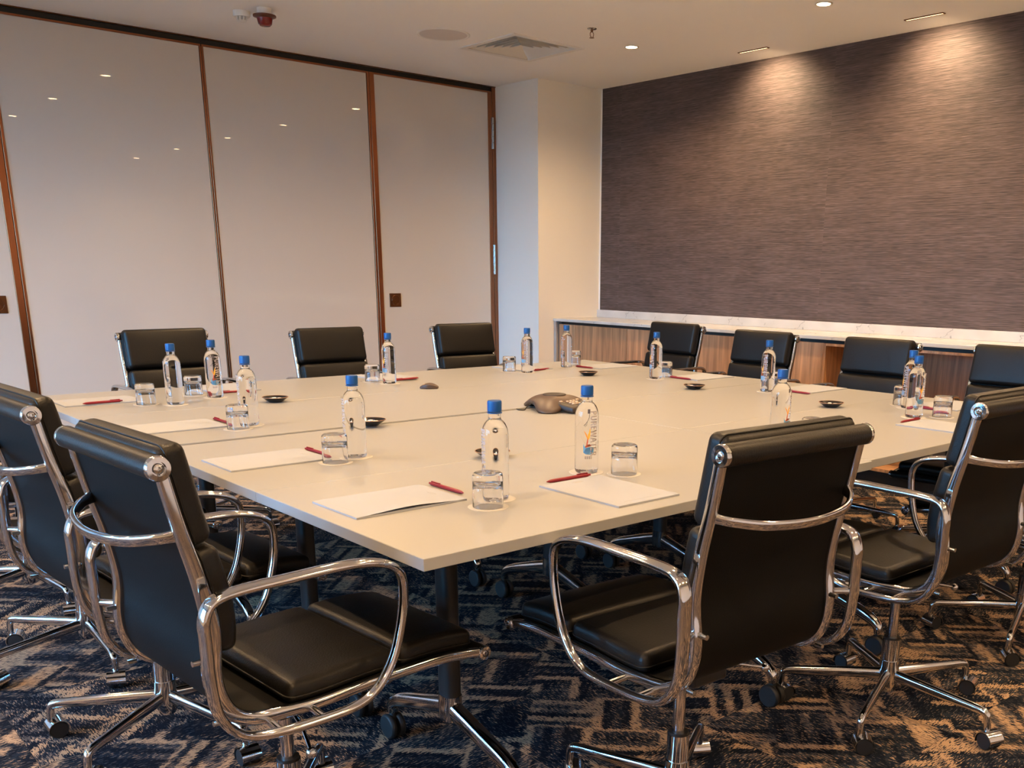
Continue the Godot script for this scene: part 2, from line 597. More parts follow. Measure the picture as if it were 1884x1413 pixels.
# ------------------------------------------------------------------ room shell
func build_shell() -> void:
	var X0 := LEFT - 0.3
	var X1 := RIGHT + 0.15
	var Z0 := PART - 0.2
	var Z1 := FRONT + 0.15
	var o := struct("floor", "navy and beige brush-stroke carpet tiles on the floor")
	var b := MB.new()
	b.box(Vector3(X0, -0.2, Z0), Vector3(X1, -0.008, Z1))
	part("slab", b, M.black, o)
	# carpet tiles, quarter-turned from one to the next
	var variants := []
	for k in 16:
		var t := MB.new()
		t.has_uv = true
		var h := 0.25
		var r := Rect2((k % 4) * 0.25, (k / 4) * 0.25, 0.25, 0.25)
		var c := 0.0004
		t.quad_uv(Vector3(-h + c, 0, h - c), Vector3(h - c, 0, h - c), Vector3(h - c, 0, -h + c), Vector3(-h + c, 0, -h + c), r)
		var z := Rect2(r.position, Vector2(0.002, 0.002))
		for s in 4:
			var rot := Basis(Vector3.UP, s * PI / 2)
			t.g += 1
			t.quad_uv(rot * Vector3(-h, -0.008, h), rot * Vector3(h, -0.008, h), rot * Vector3(h - c, 0, h - c), rot * Vector3(-h + c, 0, h - c), z)
		variants.append(t.mesh())
	var rng := RandomNumberGenerator.new()
	rng.seed = 12
	for i in range(-8, 12):
		for j in range(-14, 5):
			var at := Vector3(i * 0.5 + 0.22, 0, j * 0.5 + 0.1)
			if at.x > RIGHT + 0.2 or at.z < PART - 0.3: continue
			var tile := hang("carpet_tile", variants[rng.randi() % 16], M.carpet, o)
			tile.position = at
			tile.rotation.y = ((i + j) & 1) * PI / 2 + (rng.randi() % 2) * PI
	# ceiling with the opening of the air diffuser
	o = struct("ceiling", "plain painted plaster ceiling")
	b = MB.new()
	var hx0 := 4.115; var hx1 := 4.655; var hz0 := -5.80; var hz1 := -5.26
	b.box(Vector3(X0, CEIL, Z0), Vector3(hx0, CEIL + 0.2, Z1))
	b.box(Vector3(hx1, CEIL, Z0), Vector3(X1, CEIL + 0.2, Z1))
	b.box(Vector3(hx0, CEIL, Z0), Vector3(hx1, CEIL + 0.2, hz0))
	b.box(Vector3(hx0, CEIL, hz1), Vector3(hx1, CEIL + 0.2, Z1))
	part("plaster", b, M.ceiling, o)
	b = MB.new()
	b.box(Vector3(hx0, CEIL + 0.16, hz0), Vector3(hx1, CEIL + 0.2, hz1))
	for w in [[hx0, hx0 + 0.004, hz0, hz1], [hx1 - 0.004, hx1, hz0, hz1], [hx0, hx1, hz0, hz0 + 0.004], [hx0, hx1, hz1 - 0.004, hz1]]:
		b.box(Vector3(w[0], CEIL + 0.03, w[2]), Vector3(w[1], CEIL + 0.16, w[3]))
	part("duct_box", b, M.duct, o)
	# right wall: plaster core, wallcovering above the upstand
	o = struct("wall_right", "wall covered in dark woven horizontal-slub wallpaper")
	b = MB.new()
	b.box(Vector3(RIGHT, -0.2, CREAM), Vector3(X1, CEIL, Z1))
	part("plaster", b, M.plaster, o)
	b = MB.new()
	b.box(Vector3(RIGHT - 0.004, 0.957, CREAM + 0.022), Vector3(RIGHT, CEIL, Z1))
	part("wallcovering", b, M.wallpaper, o)
	# cream wall with its pillar return beside the partition
	o = struct("wall_back", "cream painted wall and pillar beside the glass partition")
	b = MB.new()
	b.box(Vector3(5.11, -0.2, PART - 0.2), Vector3(X1, CEIL, CREAM))
	part("plaster", b, M.plaster, o)
	b = MB.new()
	b.cbox(Vector3(5.098, 0.0, PART + 0.02), Vector3(5.11, 0.1, CREAM + 0.012), 0.002)
	b.cbox(Vector3(5.098, 0.0, CREAM), Vector3(RIGHT - 0.5, 0.1, CREAM + 0.012), 0.002)
	var bb := struct("baseboard_back", "white skirting board along the cream wall")
	part("board", b, M.white, bb)
	# wall behind the camera
	o = struct("wall_front", "plain cream wall behind the viewer")
	b = MB.new()
	b.box(Vector3(X0, -0.2, FRONT), Vector3(X1, CEIL, Z1))
	part("plaster", b, M.plaster, o)
	# window wall
	o = struct("wall_left", "cream wall with tall windows")
	b = MB.new()
	var wins := [[-6.3, -4.8], [-4.6, -3.1], [-2.9, -1.4]]
	var sill := 0.55
	var head := 2.5
	b.box(Vector3(X0, -0.2, Z0), Vector3(LEFT, sill, Z1))
	b.box(Vector3(X0, head, Z0), Vector3(LEFT, CEIL, Z1))
	var z := Z0
	for w in wins:
		b.box(Vector3(X0, sill, z), Vector3(LEFT, head, w[0]))
		z = w[1]
	b.box(Vector3(X0, sill, z), Vector3(LEFT, head, Z1))
	part("plaster", b, M.plaster, o)
	for k in wins.size():
		var w = wins[k]
		o = struct("window_%d" % (k + 1), "tall aluminium-framed window")
		b = MB.new()
		var e := 0.05
		for q in [[sill, sill + e, w[0], w[1]], [head - e, head, w[0], w[1]], [sill + e, head - e, w[0], w[0] + e], [sill + e, head - e, w[1] - e, w[1]]]:
			b.cbox(Vector3(LEFT - 0.2, q[0], q[2]), Vector3(LEFT - 0.14, q[1], q[3]), 0.002)
		part("window_frame", b, M.black_metal, o)
		b = MB.new()
		b.box(Vector3(LEFT - 0.173, sill + e, w[0] + e), Vector3(LEFT - 0.167, head - e, w[1] - e))
		part("pane", b, M.pane, o)

# ------------------------------------------------------------------ glass partition
func build_partition() -> void:
	var o := struct("wall_partition", "sliding partition of white glass panels in copper-coloured frames")
	var gz := PART
	var b := MB.new()
	b.box(Vector3(LEFT - 0.3, -0.2, PART - 0.2), Vector3(5.125, CEIL, PART - 0.05))
	part("core", b, M.black, o)
	var top := 2.652
	b = MB.new()
	b.box(Vector3(LEFT, 2.664, PART - 0.05), Vector3(5.125, CEIL, PART - 0.012))
	part("track", b, M.black, o)
	b = MB.new()
	b.cbox(Vector3(LEFT, CEIL - 0.006, PART - 0.012), Vector3(5.125, CEIL, PART + 0.012), 0.001)
	part("track_lip", b, M.bronze, o)
	# fixed / sliding panels: [x0, x1]
	var panels := [[-3.3, -2.05], [-2.02, -0.82], [-0.79, 0.40], [1.529, 2.722], [2.752, 3.938]]
	for q in panels:
		b = MB.new()
		b.cbox(Vector3(q[0], 0.02, gz - 0.03), Vector3(q[1], top, gz), 0.0015)
		part("glass_panel", b, M.white_glass, o)
		b = MB.new()
		b.cbox(Vector3(q[0] - 0.012, top, gz - 0.03), Vector3(q[1] + 0.012, 2.664, gz + 0.004), 0.001)
		part("top_rail", b, M.copper, o)
	for x in [2.7245, 2.7385]:
		b = MB.new()
		b.cbox(Vector3(x, 0.02, gz - 0.03), Vector3(x + 0.0115, top, gz + 0.004), 0.0012)
		part("mullion", b, M.copper, o)
	b = MB.new()
	b.cbox(Vector3(5.078, 0.0, gz - 0.05), Vector3(5.125, CEIL - 0.006, gz + 0.006), 0.0015)
	part("jamb", b, M.copper, o)
	# doors at both ends of the panels
	build_door("door_1", "white glass door with copper edges, steel hinges and bronze flush pull", 3.941, 5.074, 4.052, true)
	build_door("door_2", "white glass door leaf with bronze flush pull at the picture's edge of the partition", 0.42, 1.528, 1.312, false)

func build_door(called: String, label: String, x0: float, x1: float, pull: float, hinge_right: bool) -> void:
	var o := struct(called, label)
	var gz := PART
	var top := 2.652
	var a := x0 + (0.060 if hinge_right else 0.04)
	var c := x1 - (0.038 if hinge_right else 0.057)
	var b := MB.new()
	b.cbox(Vector3(a, 0.02, gz - 0.03), Vector3(c, top, gz), 0.0015)
	part("glass_panel", b, M.white_glass, o)
	var st := [[x0, x0 + 0.018], [x0 + 0.021, a]] if hinge_right else [[x0, a]]
	st.append_array([[c, x1]] if hinge_right else [[c, x1 - 0.018], [x1 - 0.015, x1]])
	for q in st:
		b = MB.new()
		b.cbox(Vector3(q[0], 0.02, gz - 0.03), Vector3(q[1], 2.664, gz + 0.005), 0.0015)
		part("stile", b, M.copper, o)
	b = MB.new()
	b.cbox(Vector3(a, top, gz - 0.03), Vector3(c, 2.664, gz + 0.004), 0.001)
	part("top_rail", b, M.copper, o)
	# flush pull: square plate, round recess ring and grip bar
	var plate := MB.new()
	var y := 1.037
	plate.cbox(Vector3(pull, y - 0.052, gz), Vector3(pull + 0.102, y + 0.052, gz + 0.006), 0.0015)
	var pl := part("pull_plate", plate, M.bronze, o)
	var ring := MB.new()
	var path := []
	for k in 28: path.append(Vector3(pull + 0.051 + cos(TAU * k / 28) * 0.036, y + sin(TAU * k / 28) * 0.036, gz + 0.007))
	ring.tube(path, 0.003, 0.003, Vector3(0, 0, 1), 8, true)
	part("recess_ring", ring, M.bronze, pl)
	ring = MB.new()
	ring.cbox(Vector3(pull + 0.018, y - 0.004, gz + 0.006), Vector3(pull + 0.084, y + 0.008, gz + 0.011), 0.001)
	part("grip_bar", ring, M.bronze, pl)
	if hinge_right:
		for hy in [2.35, 1.36, 0.3]:
			var leaf := MB.new()
			leaf.cbox(Vector3(x1 - 0.008, hy - 0.12, gz + 0.004), Vector3(x1 + 0.014, hy + 0.12, gz + 0.007), 0.0008)
			var h := part("hinge", leaf, M.steel, o)
			for k in 5:
				var kn := MB.new()
				kn.rod(Vector3(x1 + 0.003, hy - 0.12 + k * 0.048 + 0.001, gz + 0.012), Vector3(x1 + 0.003, hy - 0.12 + (k + 1) * 0.048 - 0.002, gz + 0.012), 0.0085, 0.0085, 12)
				part("knuckle", kn, M.steel, h)

# ------------------------------------------------------------------ credenza
func build_credenza() -> void:
	var xf := 5.285
	var z0 := CREAM + 0.012
	var z1 := 0.6
	var o := thing("worktop", "white veined marble worktop with upstand below the dark wallpaper", "worktop")
	var b := MB.new()
	b.cbox(Vector3(5.262, 0.873, z0 - 0.01), Vector3(RIGHT - 0.005, 0.895, z1), 0.0015)
	part("slab", b, M.marble, o)
	b = MB.new()
	b.cbox(Vector3(RIGHT - 0.022, 0.895, z0 - 0.01), Vector3(RIGHT - 0.005, 0.957, z1), 0.0015)
	part("upstand", b, M.marble, o)
	# cabinets: each unit is a thing
	var end := thing("end_panel", "thin grey end panel of the credenza against the cream wall", "panel")
	b = MB.new()
	b.cbox(Vector3(5.27, 0.0, z0 - 0.008), Vector3(RIGHT - 0.02, 0.873, z0 + 0.022), 0.001)
	part("board", b, M.edge, end)
	var edges := [-6.20, -5.998, -5.396, -4.80, -4.20, -3.60]
	var labels := ["narrow oak filler front of the credenza beside the cream wall", "oak cabinet with plain door, first from the narrow filler front", "oak cabinet with plain door, second from the narrow filler front", "oak cabinet with plain door, third from the narrow filler front", "oak cabinet with plain door, next to the open oak niche"]
	for k in 5:
		cabinet(edges[k] + 0.0, edges[k + 1], xf, labels[k], k)
	# open niche unit
	niche(-3.60, -1.95, xf, "open-fronted oak niche in the credenza with a low shelf")
	cabinet(-1.95, -1.10, xf, "oak cabinet with plain door on the far side of the open niche", 1)
	cabinet(-1.10, -0.25, xf, "oak cabinet with plain door, last in the credenza row", 2)

func cabinet(z0: float, z1: float, xf: float, label: String, k: int) -> void:
	var o := thing("oak_cabinet", label, "cabinet", Vector3.ZERO, 0.0, "oak credenza units")
	var b := MB.new()
	b.box(Vector3(xf + 0.022, 0.09, z0 + 0.0005), Vector3(RIGHT - 0.02, 0.85, z1 - 0.0005))
	part("carcass", b, M.oak1, o)
	b = MB.new()
	b.cbox(Vector3(xf + 0.002, 0.105, z0 + 0.002), Vector3(xf + 0.021, 0.85, z1 - 0.002), 0.001)
	part("door", b, M["oak%d" % (k % 4)], o)
	b = MB.new()
	b.box(Vector3(xf + 0.03, 0.85, z0 + 0.0005), Vector3(RIGHT - 0.02, 0.873, z1 - 0.0005))
	part("grip_recess", b, M.black, o)
	b = MB.new()
	b.box(Vector3(xf + 0.05, 0.0, z0 + 0.0005), Vector3(RIGHT - 0.02, 0.09, z1 - 0.0005))
	part("plinth", b, M.black, o)

func niche(z0: float, z1: float, xf: float, label: String) -> void:
	var o := thing("oak_niche", label, "cabinet", Vector3.ZERO, 0.0, "oak credenza units")
	var xb := RIGHT - 0.02
	var t := 0.02
	for q in [["side_panel", Vector3(xf, 0.09, z0 + 0.001), Vector3(xb, 0.85, z0 + t), 1], ["side_panel", Vector3(xf, 0.09, z1 - t), Vector3(xb, 0.85, z1 - 0.001), 2], ["top_panel", Vector3(xf, 0.834, z0 + t), Vector3(xb, 0.85, z1 - t), 0], ["shelf", Vector3(xf, 0.09, z0 + t), Vector3(xb, 0.11, z1 - t), 0], ["back_panel", Vector3(xb - 0.012, 0.11, z0 + t), Vector3(xb, 0.834, z1 - t), 1]]:
		var b := MB.new()
		b.cbox(q[1], q[2], 0.0008)
		part(q[0], b, M["oak%d" % q[3]], o)
	var b := MB.new()
	b.box(Vector3(xf + 0.03, 0.85, z0 + 0.0005), Vector3(xb, 0.873, z1 - 0.0005))
	part("grip_recess", b, M.black, o)
	b = MB.new()
	b.box(Vector3(xf + 0.05, 0.0, z0 + 0.0005), Vector3(xb, 0.09, z1 - 0.0005))
	part("plinth", b, M.black, o)

# ------------------------------------------------------------------ ceiling fittings and lamps
func build_ceiling_fittings() -> void:
	var ring := MB.new()
	ring.lathe([[Vector2(0.036, 0.0), Vector2(0.036, -0.003), Vector2(0.040, -0.005), Vector2(0.048, -0.004), Vector2(0.050, 0.0), Vector2(0.036, 0.0)]], 32)
	var ring_mesh := ring.mesh()
	var disc := MB.new()
	disc.lathe([[Vector2(0.0, -0.0005), Vector2(0.036, -0.0005)], [Vector2(0.036, -0.0005), Vector2(0.036, -0.003)], [Vector2(0.036, -0.003), Vector2(0.0, -0.003)]], 32)
	var disc_mesh := disc.mesh()
	for ix in 4:
		for iz in 5:
			var x: float = [0.5, 2.70, 4.87, -1.7][ix]
			var z: float = [-4.98, -3.48, -2.03, -0.45, 1.05][iz]
			var label: String = "small round recessed downlight, glowing warm white, in the plaster ceiling"
			if ix == 2 and iz == 0: label = "glowing round downlight between the sprinkler and the dark wallpapered wall"
			if ix == 2 and iz == 1: label = "glowing round downlight between the two slots over the dark wallpapered wall"
			var o := thing("downlight", label, "light", Vector3(x, CEIL, z), 0.0, "round ceiling downlights")
			hang("trim_ring", ring_mesh, M.white, o)
			hang("lamp_lens", disc_mesh, M.lamp, o)
			var s := SpotLight3D.new()
			s.name = "downlight_beam"
			o.add_child(s)
			s.position = Vector3(0, -0.012, 0)
			s.rotation_degrees = Vector3(-90, 0, 0)
			s.light_color = LAMP
			s.light_energy = DOWN
			s.light_size = 0.034
			s.spot_angle = 78.0
			s.spot_angle_attenuation = 0.7
			s.spot_range = 12.0
			s.spot_attenuation = 2.0
			s.shadow_enabled = true
	# slot wall-washers
	for k in 4:
		var z: float = [-4.467, -3.23, -1.99, -0.75][k]
		var label: String = ["slim glowing ceiling slot over the wallpaper, nearer the cream wall", "slim glowing ceiling slot over the wallpaper, farther from the cream wall", "slim glowing ceiling slot over the wallpaper, third from the cream wall", "slim glowing ceiling slot over the wallpaper, fourth from the cream wall"][k]
		washer(Vector3(5.50, CEIL, z), 0.0, label)
	# four-way air diffuser
	var o := thing("air_diffuser", "square white four-way louvred air diffuser in the ceiling", "vent", Vector3(4.385, CEIL, -5.53))
	var b := MB.new()
	var a := 0.30
	var c := 0.258
	for q in [[-a, a, -a, -c], [-a, a, c, a], [-a, -c, -c, c], [c, a, -c, c]]:
		b.cbox(Vector3(q[0], -0.006, q[2]), Vector3(q[1], 0.004, q[3]), 0.001)
	part("frame", b, M.white, o)
	for k in 6:
		var r0 := 0.256 - k * 0.040
		var r1 := r0 - 0.026
		b = MB.new()
		for s in 4:
			var rot := Basis(Vector3.UP, s * PI / 2)
			b.g += 1
			var t := Vector3(0, 0.0015, 0)
			var q0 := rot * Vector3(-r0, 0.0, r0); var q1 := rot * Vector3(r0, 0.0, r0)
			var q2 := rot * Vector3(r1, 0.034, r1); var q3 := rot * Vector3(-r1, 0.034, r1)
			b.quad(q0, q1, q2, q3)
			b.g += 1
			b.quad(q3 + t, q2 + t, q1 + t, q0 + t)
			b.g += 1
			b.quad(q0 + t, q1 + t, q1, q0)
		part("vane", b, M.white, o)
	# flush loudspeaker
	o = thing("ceiling_speaker", "flush round white loudspeaker grille in the ceiling", "speaker", Vector3(3.80, CEIL, -5.585))
	b = MB.new()
	b.lathe([[Vector2(0.150, -0.001), Vector2(0.150, -0.004), Vector2(0.158, -0.006), Vector2(0.166, -0.004), Vector2(0.168, 0.0)]], 48)
	part("rim", b, M.white, o)
	b = MB.new()
	b.lathe([[Vector2(0.0, -0.0045), Vector2(0.08, -0.004), Vector2(0.150, -0.003)], [Vector2(0.150, -0.003), Vector2(0.150, 0.0)], [Vector2(0.150, 0.0), Vector2(0.0, 0.0)]], 48)
	part("grille", b, M.grille, o)
	# smoke detector
	o = thing("smoke_detector", "small white ceiling smoke detector with slotted nose", "detector", Vector3(2.655, CEIL, -5.96))
	b = MB.new()
	b.lathe([[Vector2(0.0, 0.0), Vector2(0.048, 0.0)], [Vector2(0.048, 0.0), Vector2(0.048, -0.024), Vector2(0.044, -0.030)], [Vector2(0.044, -0.030), Vector2(0.0, -0.030)]], 28)
	part("base", b, M.white, o)
	b = MB.new()
	b.lathe([[Vector2(0.026, -0.048), Vector2(0.024, -0.054), Vector2(0.0, -0.056)], [Vector2(0.0, -0.048), Vector2(0.026, -0.048)]], 24)
	part("nose", b, M.white, o)
	for k in 8:
		b = MB.new()
		var w := TAU * k / 8
		b.rod(Vector3(cos(w) * 0.029, -0.030, sin(w) * 0.029), Vector3(cos(w) * 0.024, -0.049, sin(w) * 0.024), 0.004, 0.004, 8)
		part("nose_rib", b, M.white, o)
	# alarm beacon
	o = thing("alarm_beacon", "ceiling alarm sounder with white base and brown-rimmed red lens", "alarm", Vector3(2.72, CEIL, -5.80))
	b = MB.new()
	b.lathe([[Vector2(0.0, 0.0), Vector2(0.042, 0.0)], [Vector2(0.042, 0.0), Vector2(0.042, -0.034)], [Vector2(0.042, -0.034), Vector2(0.0, -0.034)]], 28)
	part("base", b, M.white, o)
	b = MB.new()
	b.lathe([[Vector2(0.0, -0.034), Vector2(0.064, -0.036)], [Vector2(0.064, -0.036), Vector2(0.064, -0.044), Vector2(0.044, -0.052)], [Vector2(0.044, -0.052), Vector2(0.0, -0.052)]], 28)
	part("brim", b, M.brown, o)
	b = MB.new()
	b.lathe([[Vector2(0.0, -0.052), Vector2(0.044, -0.052)], [Vector2(0.044, -0.052), Vector2(0.038, -0.082), Vector2(0.028, -0.092), Vector2(0.0, -0.094)]], 28)
	part("lens", b, M.red_lens, o)
	# sprinkler
	o = thing("sprinkler_head", "small metal pendant fire sprinkler head under the ceiling", "sprinkler", Vector3(4.357, CEIL, -4.805))
	b = MB.new()
	b.lathe([[Vector2(0.0, 0.0), Vector2(0.030, 0.0)], [Vector2(0.030, 0.0), Vector2(0.028, -0.004), Vector2(0.012, -0.008)], [Vector2(0.012, -0.008), Vector2(0.0, -0.008)]], 24)
	part("escutcheon", b, M.steel, o)
	b = MB.new()
	b.rod(Vector3(0, -0.008, 0), Vector3(0, -0.020, 0), 0.009, 0.007, 12)
	for s in [-1, 1]:
		b.tube(spline([Vector3(0.006 * s, -0.018, 0), Vector3(0.014 * s, -0.028, 0), Vector3(0.012 * s, -0.042, 0), Vector3(0.003 * s, -0.050, 0)], 4), 0.0022, 0.0022, Vector3(0, 0, 1), 8)
	part("frame_arms", b, M.bronze, o)
	b = MB.new()
	b.lathe([[Vector2(0.0, -0.050), Vector2(0.015, -0.051)], [Vector2(0.015, -0.051), Vector2(0.015, -0.0525)], [Vector2(0.015, -0.0525), Vector2(0.0, -0.054)]], 20)
	part("deflector", b, M.bronze, o)

func washer(at: Vector3, turn: float, label: String) -> void:
	var o := thing("wall_washer", label, "light", at, turn, "slot lights along the walls")
	var b := MB.new()
	for q in [[-0.016, -0.010, -0.122, 0.122], [0.010, 0.016, -0.122, 0.122], [-0.010, 0.010, -0.122, -0.116], [-0.010, 0.010, 0.116, 0.122]]:
		b.cbox(Vector3(q[0], -0.005, q[2]), Vector3(q[1], 0.0, q[3]), 0.0005)
	part("slot_frame", b, M.bronze, o)
	b = MB.new()
	b.box(Vector3(-0.010, -0.003, -0.116), Vector3(0.010, -0.0005, 0.116))
	part("lamp_strip", b, M.strip, o)
	for j in 2:
		var s := SpotLight3D.new()
		s.name = "washer_beam"
		o.add_child(s, true)
		s.position = Vector3(0, -0.012, -0.05 + 0.1 * j)
		s.rotation_degrees = Vector3(-50, -90, 0)
		s.light_color = Color(1.0, 0.87, 0.69)
		s.light_energy = WASH
		s.light_size = 0.03
		s.spot_angle = 64.0
		s.spot_angle_attenuation = 1.0
		s.spot_range = 8.0
		s.spot_attenuation = 2.0
		s.shadow_enabled = true

const DOWN := 2.45
const WASH := 0.62

# ------------------------------------------------------------------ tables
const STEP := 0.005         # the two tops beyond the open seam stand a little proud

func top_at(x: float, z: float) -> float:
	return TOP + (STEP if x < 2.53 and z < -3.04 else 0.0)

func build_tables() -> void:
	var t := thing("folding_table", "", "table", Vector3.ZERO, 0.0, "tables pushed together into one block")
	var b := MB.new()
	var hx := 0.7865
	var hz := 0.3785
	b.cbox(Vector3(-hx, TOP - 0.026, -hz), Vector3(hx, TOP, hz), 0.0012)
	part("tabletop", b, M.table, t)
	b = MB.new()
	b.cbox(Vector3(-0.62, TOP - 0.075, -0.035), Vector3(0.62, TOP - 0.026, 0.035), 0.004)
	part("beam", b, M.black_metal, t)
	for s in [-1, 1]:
		var x: float = 0.485 * s
		b = MB.new()
		b.tube([Vector3(x, 0.225, 0), Vector3(x, TOP - 0.05, 0)], 0.030, 0.022, Vector3(0, 0, 1), 20, false, 3.0)
		var leg := part("leg", b, M.black_metal, t)
		b = MB.new()
		b.cbox(Vector3(x - 0.03, TOP - 0.04, -0.22), Vector3(x + 0.03, TOP - 0.026, 0.22), 0.002)
		part("mount_plate", b, M.black_metal, leg)
		b = MB.new()
		b.tube([Vector3(x, 0.165, 0), Vector3(x, 0.232, 0)], 0.032, 0.024, Vector3(0, 0, 1), 20, false, 3.0)
		for e in [-1, 1]:
			var path := spline([Vector3(x, 0.195, 0.01 * e), Vector3(x, 0.172, 0.10 * e), Vector3(x, 0.138, 0.22 * e), Vector3(x, 0.118, 0.268 * e), Vector3(x, 0.100, 0.287 * e), Vector3(x, 0.078, 0.290 * e)], 5)
			var wa := []
			var wb := []
			for i in path.size():
				var q := float(i) / (path.size() - 1)
				wa.append(lerpf(0.020, 0.015, q))
				wb.append(lerpf(0.026, 0.012, q))
			b.tube(path, wa, wb, Vector3(1, 0, 0), 14, false, 2.6)
		part("foot", b, M.chrome, leg)
		for e in [-1, 1]:
			b = MB.new()
			for w in [-1, 1]:
				b.lathe_x(Vector3(x + 0.014 * w, 0.036, 0.290 * e), 0.036, 0.018)
			b.rod(Vector3(x, 0.036, 0.290 * e), Vector3(x, 0.08, 0.290 * e), 0.012, 0.010, 10)
			part("caster", b, M.rubber, leg)
	var what := [
		["white folding table with the curled notepad at the block's bare corner", "white folding table under the third seat's bottle, opposite the partition, cabinet side"],
		["white folding table in the second row from the bare corner, opposite the cabinets", "white folding table in the second row from the bare corner, cabinet side"],
		["white folding table just beyond the open seam, opposite the cabinets", "white folding table just beyond the seam, cabinet side, under a black dish"],
		["white folding table along the glass partition, opposite the cabinets", "white folding table in the corner by the cream pillar"]]
	for i in 4:
		for j in 2:
			var at := Vector3(0.952 + 0.7875 + 1.5755 * j, 0, -1.517 - 0.379 - 0.758 * i - (0.005 if i > 1 else 0.0) + (-0.012 if j == 1 else 0.0))
			if i == 0 and j == 0:
				t.position = at
				t.set_meta("label", what[0][0])
			else:
				var c := copy(t, "folding_table", what[i][j], at)
				if i > 1 and j == 0: c.get_node("tabletop").position.y = STEP

# ------------------------------------------------------------------ chairs
var rail := []        # side profile: forward, height
var rail_s := []      # arc length at each point

func rail_at(s: float) -> Array:      # [point, tangent] of the side profile at arc length s
	var n := rail.size()
	if s <= 0.0:
		var t: Vector2 = (rail[1] - rail[0]).normalized()
		return [rail[0] + t * s, t]
	for i in n - 1:
		if s <= rail_s[i + 1]:
			var k: float = (s - rail_s[i]) / (rail_s[i + 1] - rail_s[i])
			var t0: Vector2 = (rail[mini(i + 1, n - 1)] - rail[maxi(i - 1, 0)]).normalized()
			var t1: Vector2 = (rail[mini(i + 2, n - 1)] - rail[i]).normalized()
			return [rail[i].lerp(rail[i + 1], k), t0.lerp(t1, k).normalized()]
	var t2: Vector2 = (rail[n - 1] - rail[n - 2]).normalized()
	return [rail[n - 1] + t2 * (s - rail_s[n - 1]), t2]

# (across, along the profile, out of it) to chair space; the chair faces -z
func on_rail(q: Vector3) -> Vector3:
	var a := rail_at(q.y)
	var nrm := Vector2(-a[1].y, a[1].x)
	var c: Vector2 = a[0] + nrm * q.z
	return Vector3(q.x, c.y, -c.x)

func fy(u: float, f: float, y: float) -> Vector3:
	return Vector3(u, y, -f)

func cushion(called: String, s0: float, s1: float, half: float, n0: float, n1: float, o: Node3D) -> void:
	var b := MB.new()
	var c := Vector3(0, (s0 + s1) / 2, (n0 + n1) / 2)
	var size := Vector3(half * 2, s1 - s0, n1 - n0)
	var puff := func(q: Vector3) -> Vector3:
		var du := clampf((q.x - c.x) / (size.x / 2), -1, 1)
		var dv := clampf((q.y - c.y) / (size.y / 2), -1, 1)
		var k := (1.0 - pow(absf(du), 4.0)) * (1.0 - pow(absf(dv), 3.0))
		if q.z > c.z: q.z += 0.007 * k
		return on_rail(q)
	b.rbox(c, size, 0.019, Vector3i(8, 8, 1), puff)
	var pad := part(called, b, M.leather, o)
	# welt along the back edge
	b = MB.new()
	var path := []
	var hx := half + 0.0006
	var hs := size.y / 2 + 0.0006
	var r := 0.02
	for k in 4:
		var cx: float = (hx - r) * [1, -1, -1, 1][k]
		var cs: float = (hs - r) * [1, 1, -1, -1][k]
		for j in 6:
			var w := PI / 2 * (k + j / 5.0)
			path.append(Vector3(cx + cos(w) * r, c.y + cs + sin(w) * r, n0 + 0.017))
		var nx: Vector3 = path[path.size() - 1]
		var kk := (k + 1) % 4
		var tx: float = (hx - r) * [1, -1, -1, 1][kk] + cos(PI / 2 * kk) * r
		var ts: float = c.y + (hs - r) * [1, 1, -1, -1][kk] + sin(PI / 2 * kk) * r
		for j in range(1, 8): path.append(nx.lerp(Vector3(tx, ts, n0 + 0.017), j / 8.0))
	var bent := []
	for q in path: bent.append(on_rail(q))
	b.tube(bent, 0.0022, 0.0022, Vector3(0.13, 0.71, 0.69), 6, true)
	part("piping", b, M.leather, pad)

func end_cap(c: Vector3, side: float, r: float, o: Node3D) -> void:
	var b := MB.new()
	# built about +y, then laid along x
	b.lathe([[Vector2(r * 0.96, 0.0), Vector2(r, 0.002), Vector2(r, 0.008), Vector2(r * 0.9, 0.011)], [Vector2(r * 0.9, 0.011), Vector2(r * 0.55, 0.0115)], [Vector2(r * 0.55, 0.0115), Vector2(r * 0.55, 0.006)], [Vector2(r * 0.55, 0.006), Vector2(r * 0.42, 0.006)], [Vector2(r * 0.42, 0.006), Vector2(r * 0.40, 0.0105), Vector2(r * 0.16, 0.0108)], [Vector2(r * 0.16, 0.0108), Vector2(r * 0.14, 0.005)], [Vector2(r * 0.14, 0.005), Vector2(0, 0.005)], [Vector2(0, 0), Vector2(r * 0.96, 0)]], 24)
	var cap := part("end_cap", b, M.chrome, o)
	cap.position = c
	cap.rotation.z = -PI / 2 * side

